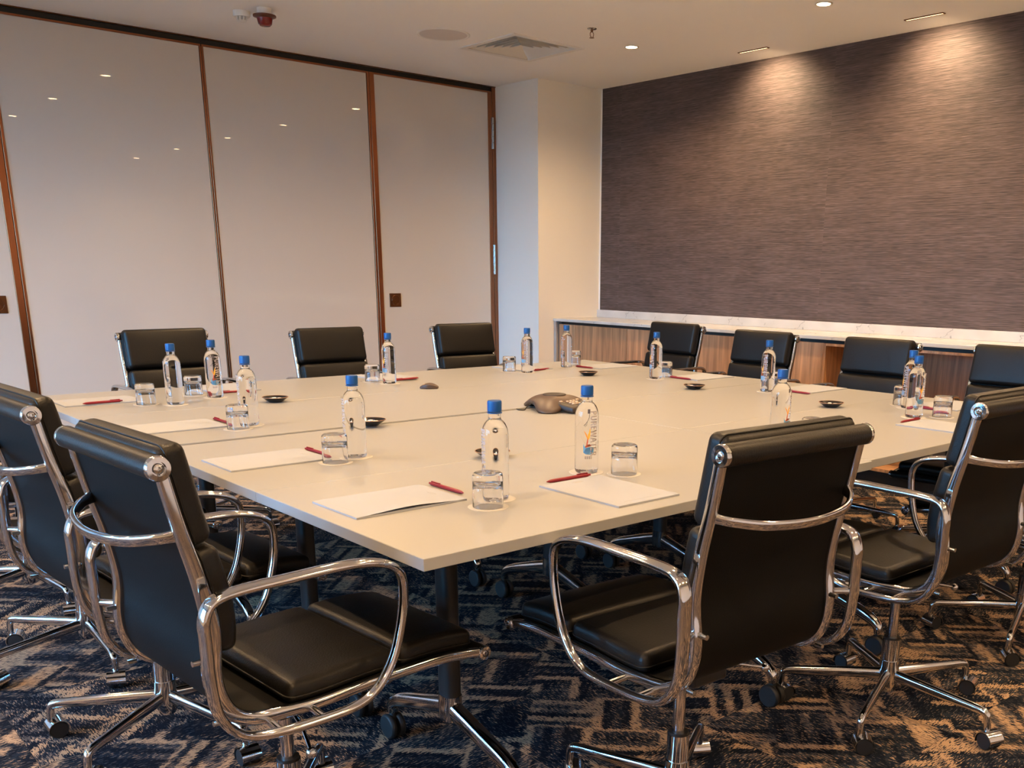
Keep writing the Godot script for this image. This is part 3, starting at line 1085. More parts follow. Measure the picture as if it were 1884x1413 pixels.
func make_chair() -> Node3D:
	var o := thing("office_chair", "", "chair", Vector3.ZERO, 0.0, "black padded swivel chairs around the table")
	var pts := [Vector2(-0.286, 0.950), Vector2(-0.266, 0.85), Vector2(-0.245, 0.765), Vector2(-0.231, 0.69), Vector2(-0.229, 0.64), Vector2(-0.235, 0.585), Vector2(-0.230, 0.535), Vector2(-0.208, 0.49), Vector2(-0.165, 0.464), Vector2(-0.10, 0.456), Vector2(-0.03, 0.452), Vector2(0.085, 0.457), Vector2(0.19, 0.457), Vector2(0.275, 0.456), Vector2(0.345, 0.448), Vector2(0.378, 0.441)]
	rail = spline(pts, 5)
	rail_s = [0.0]
	for i in range(1, rail.size()): rail_s.append(rail_s[i - 1] + rail[i].distance_to(rail[i - 1]))
	var full: float = rail_s[rail_s.size() - 1]
	# side rails
	for s in [-1, 1]:
		var b := MB.new()
		var path := []
		var wa := []
		var wb := []
		for i in rail.size():
			path.append(fy(0.205 * s, rail[i].x, rail[i].y))
			var k: float = rail_s[i] / full
			wa.append(0.0105 + 0.003 * exp(-pow((k - 0.36) / 0.12, 2.0)))
			wb.append(0.011 + 0.006 * exp(-pow((k - 0.34) / 0.16, 2.0)))
		b.tube(path, wa, wb, Vector3(1, 0, 0), 14, false, 3.2)
		var r := part("side_rail", b, M.chrome, o)
		# screws
		for f in [[-0.262, 0.60], [-0.235, 0.475]]:
			b = MB.new()
			b.rod(fy(0.200 * s, f[0] + 0.014, f[1]), fy(0.200 * s, f[0] - 0.004, f[1]), 0.006, 0.0055, 10)
			part("screw", b, M.steel, r)
	# sling of leather between the rails
	var b := MB.new()
	b.rbox(Vector3(0, full / 2, 0.001), Vector3(0.392, full, 0.006), 0.0028, Vector3i(1, 60, 1), on_rail)
	part("sling", b, M.sling, o)
	# cushions
	cushion("back_cushion", -0.036, 0.152, 0.197, 0.003, 0.056, o)
	cushion("back_cushion", 0.158, 0.350, 0.197, 0.003, 0.056, o)
	cushion("seat_cushion", 0.598, 0.852, 0.197, 0.003, 0.050, o)
	cushion("seat_cushion", 0.858, 1.050, 0.197, 0.003, 0.050, o)
	# rolls
	b = MB.new()
	b.rod(fy(-0.207, -0.292, 0.957), fy(0.207, -0.292, 0.957), 0.0215, 0.0215, 28)
	var roll := part("top_roll", b, M.leather, o)
	for s in [-1, 1]: end_cap(fy(0.207 * s, -0.292, 0.957), s, 0.022, roll)
	b = MB.new()
	b.rod(fy(-0.207, 0.384, 0.440), fy(0.207, 0.384, 0.440), 0.0165, 0.0165, 24)
	roll = part("front_roll", b, M.leather, o)
	for s in [-1, 1]: end_cap(fy(0.207 * s, 0.384, 0.440), s, 0.017, roll)
	# bowed back brace
	b = MB.new()
	var half := [fy(-0.206, -0.258, 0.838), fy(-0.197, -0.268, 0.836), fy(-0.174, -0.296, 0.830), fy(-0.11, -0.330, 0.821), fy(0, -0.344, 0.816)]
	var path := half.duplicate()
	for i in range(3, -1, -1): path.append(half[i] * Vector3(-1, 1, 1))
	path = spline(path, 8)
	var wv := []
	var wn := []
	for i in path.size():
		var k := absf(float(i) / (path.size() - 1) - 0.5) * 2.0
		wv.append(0.0105 + 0.030 * pow(k, 9.0))
		wn.append(0.0058 + 0.002 * k)
	b.tube(path, wv, wn, Vector3(0, 1, 0.2), 16, false, 2.6)
	part("back_brace", b, M.chrome, o)
	# armrest loops
	for s in [-1, 1]:
		var loop := []
		for q in [[-0.264, 0.655], [-0.263, 0.700], [-0.243, 0.729], [-0.19, 0.737], [-0.10, 0.738], [0.0, 0.738], [0.06, 0.733], [0.108, 0.719], [0.136, 0.692], [0.140, 0.645], [0.130, 0.585], [0.108, 0.520], [0.070, 0.470], [0.02, 0.447], [-0.06, 0.444], [-0.15, 0.449], [-0.215, 0.468], [-0.252, 0.515], [-0.263, 0.580]]:
			loop.append(fy(0.262 * s, q[0], q[1]))
		loop = spline(loop, 5, true)
		var la := []
		var lb := []
		for q in loop:
			var up: float = smoothstep(0.68, 0.735, q.y)
			la.append(0.0105 + 0.0055 * maxf(up, smoothstep(0.10, 0.22, q.z) * smoothstep(0.44, 0.50, q.y)))
			lb.append(0.0088)
		b = MB.new()
		b.tube(loop, la, lb, Vector3(1, 0, 0), 14, true, 2.5)
		var arm := part("armrest", b, M.chrome, o)
		for q in [[-0.262, 0.600, -0.236], [-0.05, 0.446, -0.05], [-0.14, 0.449, -0.14]]:
			b = MB.new()
			b.rod(fy(0.208 * s, q[2], q[1] + 0.003), fy(0.258 * s, q[0], q[1]), 0.0075, 0.0075, 12)
			part("arm_bracket", b, M.chrome, arm)
	# mechanism under the seat
	b = MB.new()
	b.rbox(fy(0, 0.01, 0.408), Vector3(0.11, 0.042, 0.21), 0.01)
	for s in [-1, 1]:
		for e in [[-0.06, -0.10], [0.08, 0.13]]:
			b.tube([fy(0.045 * s, e[0], 0.412), fy(0.12 * s, e[1], 0.430), fy(0.200 * s, e[1], 0.443)], 0.014, 0.006, Vector3(0, 0, 1), 10, false, 3.0)
	var mech := part("tilt_mechanism", b, M.black_metal, o)
	b = MB.new()
	b.rod(fy(0, 0.10, 0.385), fy(0, 0.165, 0.372), 0.008, 0.008, 10)
	b.lathe_y(fy(0, 0.165, 0.372), Vector3(0, -0.2, -1).normalized(), 0.021, 0.030)
	part("tension_knob", b, M.chrome, mech)
	b = MB.new()
	b.tube([fy(0.05, -0.02, 0.395), fy(0.15, -0.04, 0.380), fy(0.215, -0.06, 0.362)], 0.004, 0.004, Vector3(0, 1, 0), 8)
	b.ball(fy(0.222, -0.062, 0.360), 0.0115)
	part("height_lever", b, M.chrome, mech)
	# column
	b = MB.new()
	b.lathe([[Vector2(0.0, 0.066), Vector2(0.021, 0.066)], [Vector2(0.021, 0.066), Vector2(0.027, 0.080), Vector2(0.029, 0.10), Vector2(0.029, 0.165)], [Vector2(0.029, 0.165), Vector2(0.0262, 0.1655)], [Vector2(0.0262, 0.1655), Vector2(0.0262, 0.232)], [Vector2(0.0262, 0.232), Vector2(0.0, 0.232)]], 28)
	part("column", b, M.chrome, o)
	b = MB.new()
	b.lathe([[Vector2(0.0, 0.2322), Vector2(0.024, 0.2322)], [Vector2(0.024, 0.2322), Vector2(0.024, 0.238)], [Vector2(0.024, 0.238), Vector2(0.0, 0.238)]], 24)
	part("column_collar", b, M.black, o)
	b = MB.new()
	b.rod(Vector3(0, 0.238, 0), Vector3(0, 0.39, 0), 0.0145, 0.0145, 20)
	part("gas_piston", b, M.chrome, o)
	# star base
	b = MB.new()
	path = spline([Vector3(0.018, 0.118, 0), Vector3(0.12, 0.113, 0), Vector3(0.22, 0.107, 0), Vector3(0.290, 0.103, 0), Vector3(0.308, 0.096, 0), Vector3(0.313, 0.080, 0), Vector3(0.315, 0.056, 0)], 4)
	wv = []
	wn = []
	for i in path.size():
		var k := float(i) / (path.size() - 1)
		wv.append(lerpf(0.012, 0.0095, k))
		wn.append(lerpf(0.0185, 0.0095, minf(1.0, k * 1.25)))
	b.tube(path, wv, wn, Vector3(0, 0, 1), 14, false, 2.3)
	var leg_mesh := b.mesh()
	b = MB.new()
	for w in [-1, 1]: b.lathe_x(Vector3(0.0145 * w, 0.0255, 0.012), 0.0255, 0.019, 22)
	var wheel_mesh := b.mesh()
	b = MB.new()
	var rows := []
	for i in 13:
		var w := lerpf(-0.35, PI + 0.15, i / 12.0)
		var row := PackedVector3Array()
		for q in [[-0.0262, 0.0266], [-0.0262, 0.0282], [0.0262, 0.0282], [0.0262, 0.0266]]:
			row.append(Vector3(q[0], 0.0255 + sin(w) * q[1], 0.012 - cos(w) * q[1]))
		rows.append(row)
	b.g += 1
	for i in 12:
		for j in 4:
			var A: PackedVector3Array = rows[i]
			var B: PackedVector3Array = rows[i + 1]
			b.g = 100 + j
			b.quad(A[j], A[(j + 1) % 4], B[(j + 1) % 4], B[j])
	b.g = 200
	b.fan(rows[0])
	b.fan(rows[12])
	b.fix(0)
	b.g = 201
	b.rod(Vector3(0, 0.050, 0), Vector3(0, 0.060, 0), 0.0085, 0.0085, 12)
	var hood_mesh := b.mesh()
	var turns := [0.6, 2.2, -0.9, 3.6, 1.3]
	for k in 5:
		var leg := hang("base_leg", leg_mesh, M.chrome, o)
		leg.rotation.y = TAU * k / 5
		for q in [["caster_wheels", wheel_mesh, M.rubber], ["caster_hood", hood_mesh, M.chrome]]:
			var c := hang(q[0], q[1], q[2], leg)
			c.position = Vector3(0.315, 0, 0)
			c.rotation.y = turns[k]
	return o

func build_chairs() -> void:
	var first := make_chair()
	var spots := [
		# x, z, turn (deg), base angle (deg), seat height offset, label
		[0.797, -1.848, -86.6, 20.0, -0.006, "black padded chrome-armed swivel chair at the curled notepad, beside the table's bare corner"],
		[0.792, -2.615, -87.0, 1.0, -0.006, "black padded swivel chair opposite the cabinets, second from the table's bare corner"],
		[0.795, -3.365, -88.5, 20.0, -0.006, "black padded swivel chair opposite the cabinets, third from the table's bare corner"],
		[0.8, -4.14, -90.0, 8.0, -0.006, "black padded swivel chair opposite the cabinets, last before the partition"],
		[1.696, -4.7, 181.0, 30.0, -0.016, "black padded swivel chair backed to the partition beside the cut-off glass door"],
		[2.57, -4.7, 180.0, 50.0, -0.034, "black padded swivel chair backed to the partition, middle one of three"],
		[3.458, -4.7, 178.0, 12.0, -0.034, "black padded swivel chair backed to the hinged glass door"],
		[4.25, -4.178, 89.0, 35.0, -0.022, "black padded swivel chair backed to the cabinets, next to the cream wall"],
		[4.25, -3.478, 91.0, 60.0, -0.036, "black padded swivel chair backed to the cabinets, second from the cream wall"],
		[4.25, -2.73, 90.0, 5.0, -0.036, "black padded swivel chair backed to the edge of the open oak niche"],
		[4.25, -2.01, 90.0, 25.0, -0.032, "black padded swivel chair backed to the cabinets, farthest from the cream wall"],
		[1.535, -1.366, -3.2, 41.0, 0.0, "black padded swivel chair at the bottle with the orange flower, near the bare corner"],
		[2.465, -1.362, -1.0, 18.0, 0.0, "black padded swivel chair opposite the partition, middle one of three"],
		[3.39, -1.37, 0.0, 19.0, -0.004, "black padded swivel chair opposite the partition, next to the cabinets' side"]]
	for k in spots.size():
		var s = spots[k]
		var at := Vector3(s[0], 0, s[1])
		var o: Node3D
		if k == 0:
			o = first
			o.position = at
			o.set_meta("label", s[5])
		else:
			o = copy(first, "office_chair", s[5], at)
		o.rotation_degrees.y = s[2]
	# swivel each base under its seat
	var k := 0
	for o in get_children():
		if str(o.name).begins_with("office_chair"):
			var s = spots[k]
			k += 1
			var i := 0
			for c in o.get_children():
				if str(c.name).begins_with("base_leg"):
					c.rotation.y = deg_to_rad(-s[3] - s[2]) + TAU * i / 5
					i += 1
				elif not str(c.name).begins_with("column"):
					c.position.y += s[4]

# ------------------------------------------------------------------ place settings
func bend_text(text: String, size: int, R: float, y0: float, length: float, phi: float) -> ArrayMesh:
	var f := SystemFont.new()
	f.font_names = PackedStringArray(["Droid Sans"])
	f.font_weight = 700
	var t := TextMesh.new()
	t.text = text
	t.font = f
	t.font_size = size
	t.pixel_size = 0.001
	t.depth = 0.0
	t.curve_step = 2.0
	t.horizontal_alignment = HORIZONTAL_ALIGNMENT_LEFT
	var box := t.get_aabb()
	var k := length / box.size.x
	var arr := t.surface_get_arrays(0)
	var v: PackedVector3Array = arr[Mesh.ARRAY_VERTEX]
	var n: PackedVector3Array = arr[Mesh.ARRAY_NORMAL]
	for i in v.size():
		var along := (v[i].x - box.position.x) * k
		var up := (v[i].y - box.position.y - box.size.y / 2) * k * 1.35
		var w := phi + up / R
		v[i] = Vector3(sin(w) * R, y0 - along, cos(w) * R)
		n[i] = Vector3(sin(w), 0, cos(w))
	arr[Mesh.ARRAY_VERTEX] = v
	arr[Mesh.ARRAY_NORMAL] = n
	var m := ArrayMesh.new()
	m.add_surface_from_arrays(Mesh.PRIMITIVE_TRIANGLES, arr)
	return m

func bent_patch(b: MB, poly: Array, c: Color, R: float) -> void:
	# flat print wrapped round the bottle: points are (to the right in metres, height)
	var pv := PackedVector2Array(poly)
	var idx := Geometry2D.triangulate_polygon(pv)
	b.ink = c
	var w := func(q: Vector2) -> Vector3: return Vector3(sin(q.x / R) * R, q.y, cos(q.x / R) * R)
	for i in range(0, idx.size(), 3):
		b.tri(w.call(pv[idx[i]]), w.call(pv[idx[i + 1]]), w.call(pv[idx[i + 2]]))

func make_bottle() -> Node3D:
	var o := thing("water_bottle", "", "bottle", Vector3.ZERO, 0.0, "blue-capped water bottles on the table")
	var b := MB.new()
	b.lathe([[Vector2(0.0, 0.006), Vector2(0.010, 0.0055), Vector2(0.020, 0.002), Vector2(0.025, 0.0), Vector2(0.029, 0.001), Vector2(0.0315, 0.005), Vector2(0.0325, 0.012), Vector2(0.0325, 0.05), Vector2(0.0325, 0.10), Vector2(0.0325, 0.150), Vector2(0.0321, 0.159), Vector2(0.0308, 0.168), Vector2(0.0284, 0.1765), Vector2(0.0248, 0.1840), Vector2(0.0205, 0.1895), Vector2(0.0170, 0.1925), Vector2(0.0152, 0.1955), Vector2(0.0148, 0.200), Vector2(0.0148, 0.2125)], [Vector2(0.0148, 0.2125), Vector2(0.0, 0.2125)]], 40)
	part("bottle_body", b, M.water, o)
	b = MB.new()
	b.lathe([[Vector2(0.0, 0.213), Vector2(0.0172, 0.213)], [Vector2(0.0172, 0.213), Vector2(0.0172, 0.2345), Vector2(0.0158, 0.238)], [Vector2(0.0158, 0.238), Vector2(0.0, 0.2385)]], 36)
	var cap := part("cap", b, M.cap, o)
	b = MB.new()
	b.lathe([[Vector2(0.0148, 0.2075), Vector2(0.0178, 0.2082)], [Vector2(0.0178, 0.2082), Vector2(0.0178, 0.2105)], [Vector2(0.0178, 0.2105), Vector2(0.0148, 0.2112)]], 32)
	part("neck_ring", b, M.cap, cap)
	var R := 0.0328
	hang("lettering", bend_text("PUREWATER", 32, R, 0.172, 0.122, 0.0155 / 0.0328), M.letter, o)
	b = MB.new()
	b.has_col = true
	var dark := Color(0.10, 0.09, 0.10)
	var V := func(x: float, y: float) -> Vector2: return Vector2(x, y)
	bent_patch(b, [V.call(-0.003, 0.166), V.call(0.004, 0.166), V.call(0.004, 0.178), V.call(-0.003, 0.178)], dark, R)
	var stem := [Vector2(0.002, 0.166), Vector2(0.001, 0.155), Vector2(-0.003, 0.146), Vector2(-0.009, 0.138), Vector2(-0.014, 0.133)]
	for i in stem.size() - 1:
		var d: Vector2 = (stem[i + 1] - stem[i]).normalized().orthogonal() * 0.0006
		bent_patch(b, [stem[i] - d, stem[i + 1] - d, stem[i + 1] + d, stem[i] + d], dark, R)
	for q in [[Vector2(-0.004, 0.144), Vector2(-0.006, 0.132)], [Vector2(-0.009, 0.138), Vector2(-0.010, 0.130)]]:
		var d: Vector2 = (q[1] - q[0]).normalized().orthogonal() * 0.0005
		bent_patch(b, [q[0] - d, q[1] - d, q[1] + d, q[0] + d], dark, R)
	var orange := Color(0.80, 0.30, 0.03)
	var amber := Color(0.85, 0.45, 0.05)
	bent_patch(b, [V.call(-0.003, 0.096), V.call(-0.008, 0.108), V.call(-0.014, 0.121), V.call(-0.006, 0.112), V.call(-0.0015, 0.100)], orange, R)
	bent_patch(b, [V.call(-0.002, 0.096), V.call(-0.002, 0.108), V.call(0.002, 0.120), V.call(0.004, 0.128), V.call(0.0055, 0.116), V.call(0.004, 0.104), V.call(0.0005, 0.095)], amber, R)
	bent_patch(b, [V.call(-0.0035, 0.099), V.call(-0.0055, 0.086), V.call(-0.0065, 0.074), V.call(-0.0045, 0.074), V.call(-0.0015, 0.088), V.call(-0.001, 0.099)], Color(0.55, 0.09, 0.04), R)
	bent_patch(b, [V.call(-0.013, 0.071), V.call(-0.006, 0.081), V.call(0.002, 0.083), V.call(0.009, 0.081), V.call(0.006, 0.077), V.call(-0.003, 0.075)], Color(0.35, 0.08, 0.03), R)
	bent_patch(b, [V.call(-0.0145, 0.085), V.call(-0.0145, 0.060), V.call(-0.008, 0.055), V.call(0.004, 0.054), V.call(0.014, 0.058), V.call(0.0165, 0.070), V.call(0.010, 0.075), V.call(0.0, 0.0745), V.call(-0.008, 0.073), V.call(-0.012, 0.078)], Color(0.17, 0.42, 0.66), R)
	for k in 15:
		if k in [3, 7, 12]: continue
		var x := -0.010 + k * 0.0013
		bent_patch(b, [V.call(x, 0.042), V.call(x + 0.0008, 0.042), V.call(x + 0.0008, 0.050), V.call(x, 0.050)], Color(0.18, 0.14, 0.15), R)
	part("flower_print", b, M.print, o)
	return o

func make_tumbler() -> Node3D:
	var o := thing("tumbler", "", "glass", Vector3.ZERO, 0.0, "upturned tumblers on paper coasters")
	var b := MB.new()
	# upside down: open rim on the coaster, thick foot on top
	b.lathe([[Vector2(0.0, 0.060), Vector2(0.020, 0.0595), Vector2(0.029, 0.056), Vector2(0.0325, 0.050), Vector2(0.0335, 0.040), Vector2(0.0343, 0.001), Vector2(0.0352, 0.0), Vector2(0.0362, 0.001), Vector2(0.0362, 0.040), Vector2(0.0360, 0.074), Vector2(0.0345, 0.079), Vector2(0.031, 0.0815)], [Vector2(0.031, 0.0815), Vector2(0.0, 0.081)]], 40)
	part("glass_body", b, M.glass, o)
	return o

func make_pen() -> Node3D:
	var o := thing("pen", "", "pen", Vector3.ZERO, 0.0, "dark red ballpoint pens")
	var b := MB.new()
	var c := 0.0052
	b.tube([Vector3(0, c, -0.070), Vector3(0, c, -0.066), Vector3(0, c, 0.045), Vector3(0, c, 0.062), Vector3(0, c, 0.069), Vector3(0, c, 0.073)], [0.0045, 0.0050, 0.0050, 0.0042, 0.0022, 0.0010], [0.0045, 0.0050, 0.0050, 0.0042, 0.0022, 0.0010], Vector3(1, 0, 0), 12)
	part("barrel", b, M.pen, o)
	b = MB.new()
	b.rod(Vector3(0, c, -0.078), Vector3(0, c, -0.069), 0.0028, 0.0028, 10)
	part("push_button", b, M.pen, o)
	b = MB.new()
	b.cbox(Vector3(-0.0022, c + 0.0055, -0.068), Vector3(0.0022, c + 0.0072, -0.030), 0.0005)
	b.cbox(Vector3(-0.0022, c + 0.0035, -0.068), Vector3(0.0022, c + 0.0060, -0.063), 0.0005)
	part("clip", b, M.pen, o)
	return o

func make_pad(curled: bool) -> Node3D:
	var o := thing("notepad", "", "notepad", Vector3.ZERO, 0.0, "white notepads at the places")
	var b := MB.new()
	b.cbox(Vector3(-0.105, 0.0, -0.148), Vector3(0.105, 0.0045, 0.148), 0.0004)
	part("sheet_block", b, M.paper, o)
	b = MB.new()
	# top sheet, lifting a little along one long edge on the curled pad
	var rows := []
	for i in 17:
		var row := PackedVector3Array()
		for j in 9:
			var x := -0.1045 + 0.209 * j / 8.0
			var z := -0.1475 + 0.295 * i / 16.0
			var lift := 0.0
			if curled: lift = 0.006 * pow(maxf(0.0, (x + 0.02) / 0.125), 3.0) * (0.5 + 0.5 * cos((z - 0.01) * 22.0))
			row.append(Vector3(x, 0.0047 + lift, z))
		rows.append(row)
	var low := []
	for r in rows:
		var q := PackedVector3Array()
		for k in r: q.append(k - Vector3(0, 0.00015, 0))
		q.reverse()
		low.append(q)
	b.grid(rows, false, false)
	if (b.p[1] - b.p[0]).cross(b.p[2] - b.p[0]).y < 0:
		for i in range(0, b.p.size(), 3):
			var t := b.p[i + 1]
			b.p[i + 1] = b.p[i + 2]
			b.p[i + 2] = t
	part("top_sheet", b, M.paper, o)
	# faint printed address line at the foot and small mark at the head
	b = MB.new()
	b.box(Vector3(-0.062, 0.00472, 0.1225), Vector3(0.062, 0.0049, 0.1238))
	part("printed_line", b, M.grey_print, o)
	b = MB.new()
	for q in [[-0.012, 0.012, -0.122, -0.1205], [-0.020, 0.020, -0.117, -0.1155], [-0.014, 0.014, -0.1125, -0.1112]]:
		b.box(Vector3(q[0], 0.00472, q[2]), Vector3(q[1], 0.0049, q[3]))
	part("printed_heading", b, M.grey_print, o)
	return o

func make_coaster() -> Node3D:
	var o := thing("paper_coaster", "", "coaster", Vector3.ZERO, 0.0, "thin white paper coasters")
	var b := MB.new()
	b.lathe([[Vector2(0.0, 0.0), Vector2(0.0475, 0.0)], [Vector2(0.0475, 0.0), Vector2(0.048, 0.0006), Vector2(0.0465, 0.0011)], [Vector2(0.0465, 0.0011), Vector2(0.0, 0.0011)]], 36)
	part("disc", b, M.doily, o)
	return o

func build_settings() -> void:
	var opp := "opposite the cabinets"
	var seats := [
		# where, bottle x z, bottle turn, glass x z, pad x z turn, pen x z turn
		["at the place with the curled notepad", 1.339, -1.801, -128.0, 1.277, -1.748, 1.131, -1.934, 90.0, 1.303, -1.955, 0.0],
		["at the second place from the bare corner, opposite the cabinets", 1.347, -2.485, -125.0, 1.262, -2.446, 1.128, -2.595, 90.0, 1.288, -2.60, 2.0],
		["at the third place from the bare corner, opposite the cabinets", 1.344, -3.207, -118.0, 1.280, -3.150, 1.128, -3.315, 90.0, 1.296, -3.32, 1.0],
		["at the last place opposite the cabinets, near the partition", 1.335, -3.875, -140.0, 1.248, -3.945, 1.128, -4.14, 90.0, 1.115, -4.040, -86.0],
		["at the partition-side place beside the cut-off glass door", 1.538, -3.992, -15.0, 1.500, -4.125, 1.69, -4.268, 180.0, 1.675, -4.105, 88.0],
		["at the middle place along the partition", 2.372, -4.013, -75.0, 2.355, -4.140, 2.50, -4.268, 180.0, 2.525, -4.105, 98.0],
		["at the partition-side place before the hinged door", 3.245, -4.067, -80.0, 3.212, -4.180, 3.375, -4.275, 180.0, 3.395, -4.125, 106.0],
		["at the cabinet-side place next to the cream wall", 3.615, -4.174, -120.0, 3.75, -4.255, 3.838, -4.075, -90.0, 3.675, -4.085, 0.0],
		["at the second cabinet-side place from the cream wall", 3.590, -3.446, -110.0, 3.700, -3.480, 3.838, -3.352, -90.0, 3.687, -3.36, 0.0],
		["at the third cabinet-side place from the cream wall", 3.604, -2.744, -105.0, 3.730, -2.805, 3.860, -2.680, -90.0, 3.678, -2.625, -2.0],
		["at the cabinet-side place farthest from the cream wall", 3.624, -2.034, -130.0, 3.690, -2.105, 3.838, -1.960, -90.0, 3.653, -1.93, 0.0],
		["at the place nearest the bare corner, opposite the partition", 1.718, -1.899, -33.0, 1.782, -1.818, 1.603, -1.690, 0.0, 1.612, -1.853, -91.0],
		["at the middle place opposite the partition", 2.520, -1.860, -5.0, 2.600, -1.790, 2.352, -1.675, 0.0, 2.345, -1.835, -89.0],
		["at the last place opposite the partition, cabinet end", 3.397, -1.882, -20.0, 3.496, -1.818, 3.262, -1.672, 0.0, 3.285, -1.832, -88.0]]
	var y := TOP
	var K := 1.019      # place on the table block
	for s in seats:
		for i in [1, 2, 4, 5, 6, 7, 9, 10]: s[i] *= K
	var bottle := make_bottle()
	var glass := make_tumbler()
	var pen := make_pen()
	var pad_curl := make_pad(true)
	var pad := make_pad(false)
	var coaster := make_coaster()
	for k in seats.size():
		var s = seats[k]
		var w: String = s[0]
		y = top_at(s[1], s[2])
		put_one(k == 0, coaster, "paper_coaster", "coaster under the bottle " + w, Vector3(s[1], y, s[2]), 0.0)
		put_one(false, coaster, "paper_coaster", "coaster under the tumbler " + w, Vector3(s[4], y, s[5]), 0.0)
		put_one(k == 0, bottle, "water_bottle", "clear blue-capped water bottle " + w, Vector3(s[1], y + 0.0011, s[2]), s[3])
		put_one(k == 0, glass, "tumbler", "upturned clear tumbler " + w, Vector3(s[4], y + 0.0011, s[5]), 37.0 * k)
		if k == 0: put_one(true, pad_curl, "notepad", "white notepad with one curled sheet edge beside the table's bare corner", Vector3(s[6], y, s[7]), s[8] + 180.0)
		else: put_one(k == 1, pad, "notepad", "flat white notepad " + w, Vector3(s[6], y, s[7]), s[8] + (180.0 if k < 4 else 0.0))
		var on_pad := 0.0049 if k in [3] else 0.0
		put_one(k == 0, pen, "pen", "dark red ballpoint pen " + w, Vector3(s[9], y + on_pad, s[10]), s[11])
	# black dishes with wrapped mints
	var dish := thing("mint_dish", "", "dish", Vector3.ZERO, 0.0, "small black dishes of mints")
	var b := MB.new()
	b.lathe([[Vector2(0.0, 0.0), Vector2(0.026, 0.0), Vector2(0.028, 0.002), Vector2(0.042, 0.012), Vector2(0.0525, 0.0205)], [Vector2(0.0505, 0.0205), Vector2(0.040, 0.0135), Vector2(0.026, 0.0045), Vector2(0.0, 0.0035)]], 40)
	part("bowl", b, M.dish, dish)
	b = MB.new()
	var ring := []
	for k in 40: ring.append(Vector3(cos(TAU * k / 40) * 0.0518, 0.0206, sin(TAU * k / 40) * 0.0518))
	b.tube(ring, 0.0011, 0.0011, Vector3(0, 1, 0), 8, true)
	part("rim", b, M.dish_rim, dish)
	var mint := thing("wrapped_mint", "", "mint", Vector3.ZERO, 0.0, "twist-wrapped mints in the black dishes")
	b = MB.new()
	b.rbox(Vector3(0, 0.0055, 0), Vector3(0.019, 0.010, 0.015), 0.0042)
	part("sweet", b, M.wrap_white, mint)
	for s in [-1, 1]:
		b = MB.new()
		b.tube([Vector3(0.008 * s, 0.006, 0), Vector3(0.012 * s, 0.006, 0), Vector3(0.019 * s, 0.008, 0.001)], [0.004, 0.0018, 0.0075], [0.003, 0.0012, 0.0012], Vector3(0, 0, 1), 10)
		part("twist", b, M.wrap_blue, mint)
	var dishes := [[1.672, -3.719, "near the partition, opposite the cabinets"], [1.666, -2.954, "on the open table seam, opposite the cabinets"], [1.648, -2.230, "behind the bottle with the curled notepad"], [3.417, -3.770, "near the cream wall, cabinet side"], [3.411, -3.021, "on the table seam, cabinet side"], [3.394, -2.253, "farthest from the cream wall, cabinet side"]]
	for d in dishes:
		d[0] *= K
		d[1] *= K
	var rng := RandomNumberGenerator.new()
	rng.seed = 77
	for k in dishes.size():
		var d = dishes[k]
		y = top_at(d[0], d[1] - 0.04)
		put_one(k == 0, dish, "mint_dish", "small black dish with tan rim, " + d[2], Vector3(d[0], y, d[1]), 0.0)
		for j in 3:
			var w := TAU * j / 3 + rng.randf() * 1.2
			put_one(k == 0 and j == 0, mint, "wrapped_mint", "blue and white wrapped mint in the dish " + d[2], Vector3(d[0] + cos(w) * 0.0165, y + 0.0062, d[1] + sin(w) * 0.0165), rad_to_deg(w) + 80.0 + rng.randf() * 30.0)

func put_one(first: bool, src: Node3D, called: String, label: String, at: Vector3, deg: float) -> void:
	if first:
		src.position = at
		src.rotation_degrees.y = deg
		src.set_meta("label", label)
	else:
		copy(src, called, label, at, deg_to_rad(deg))

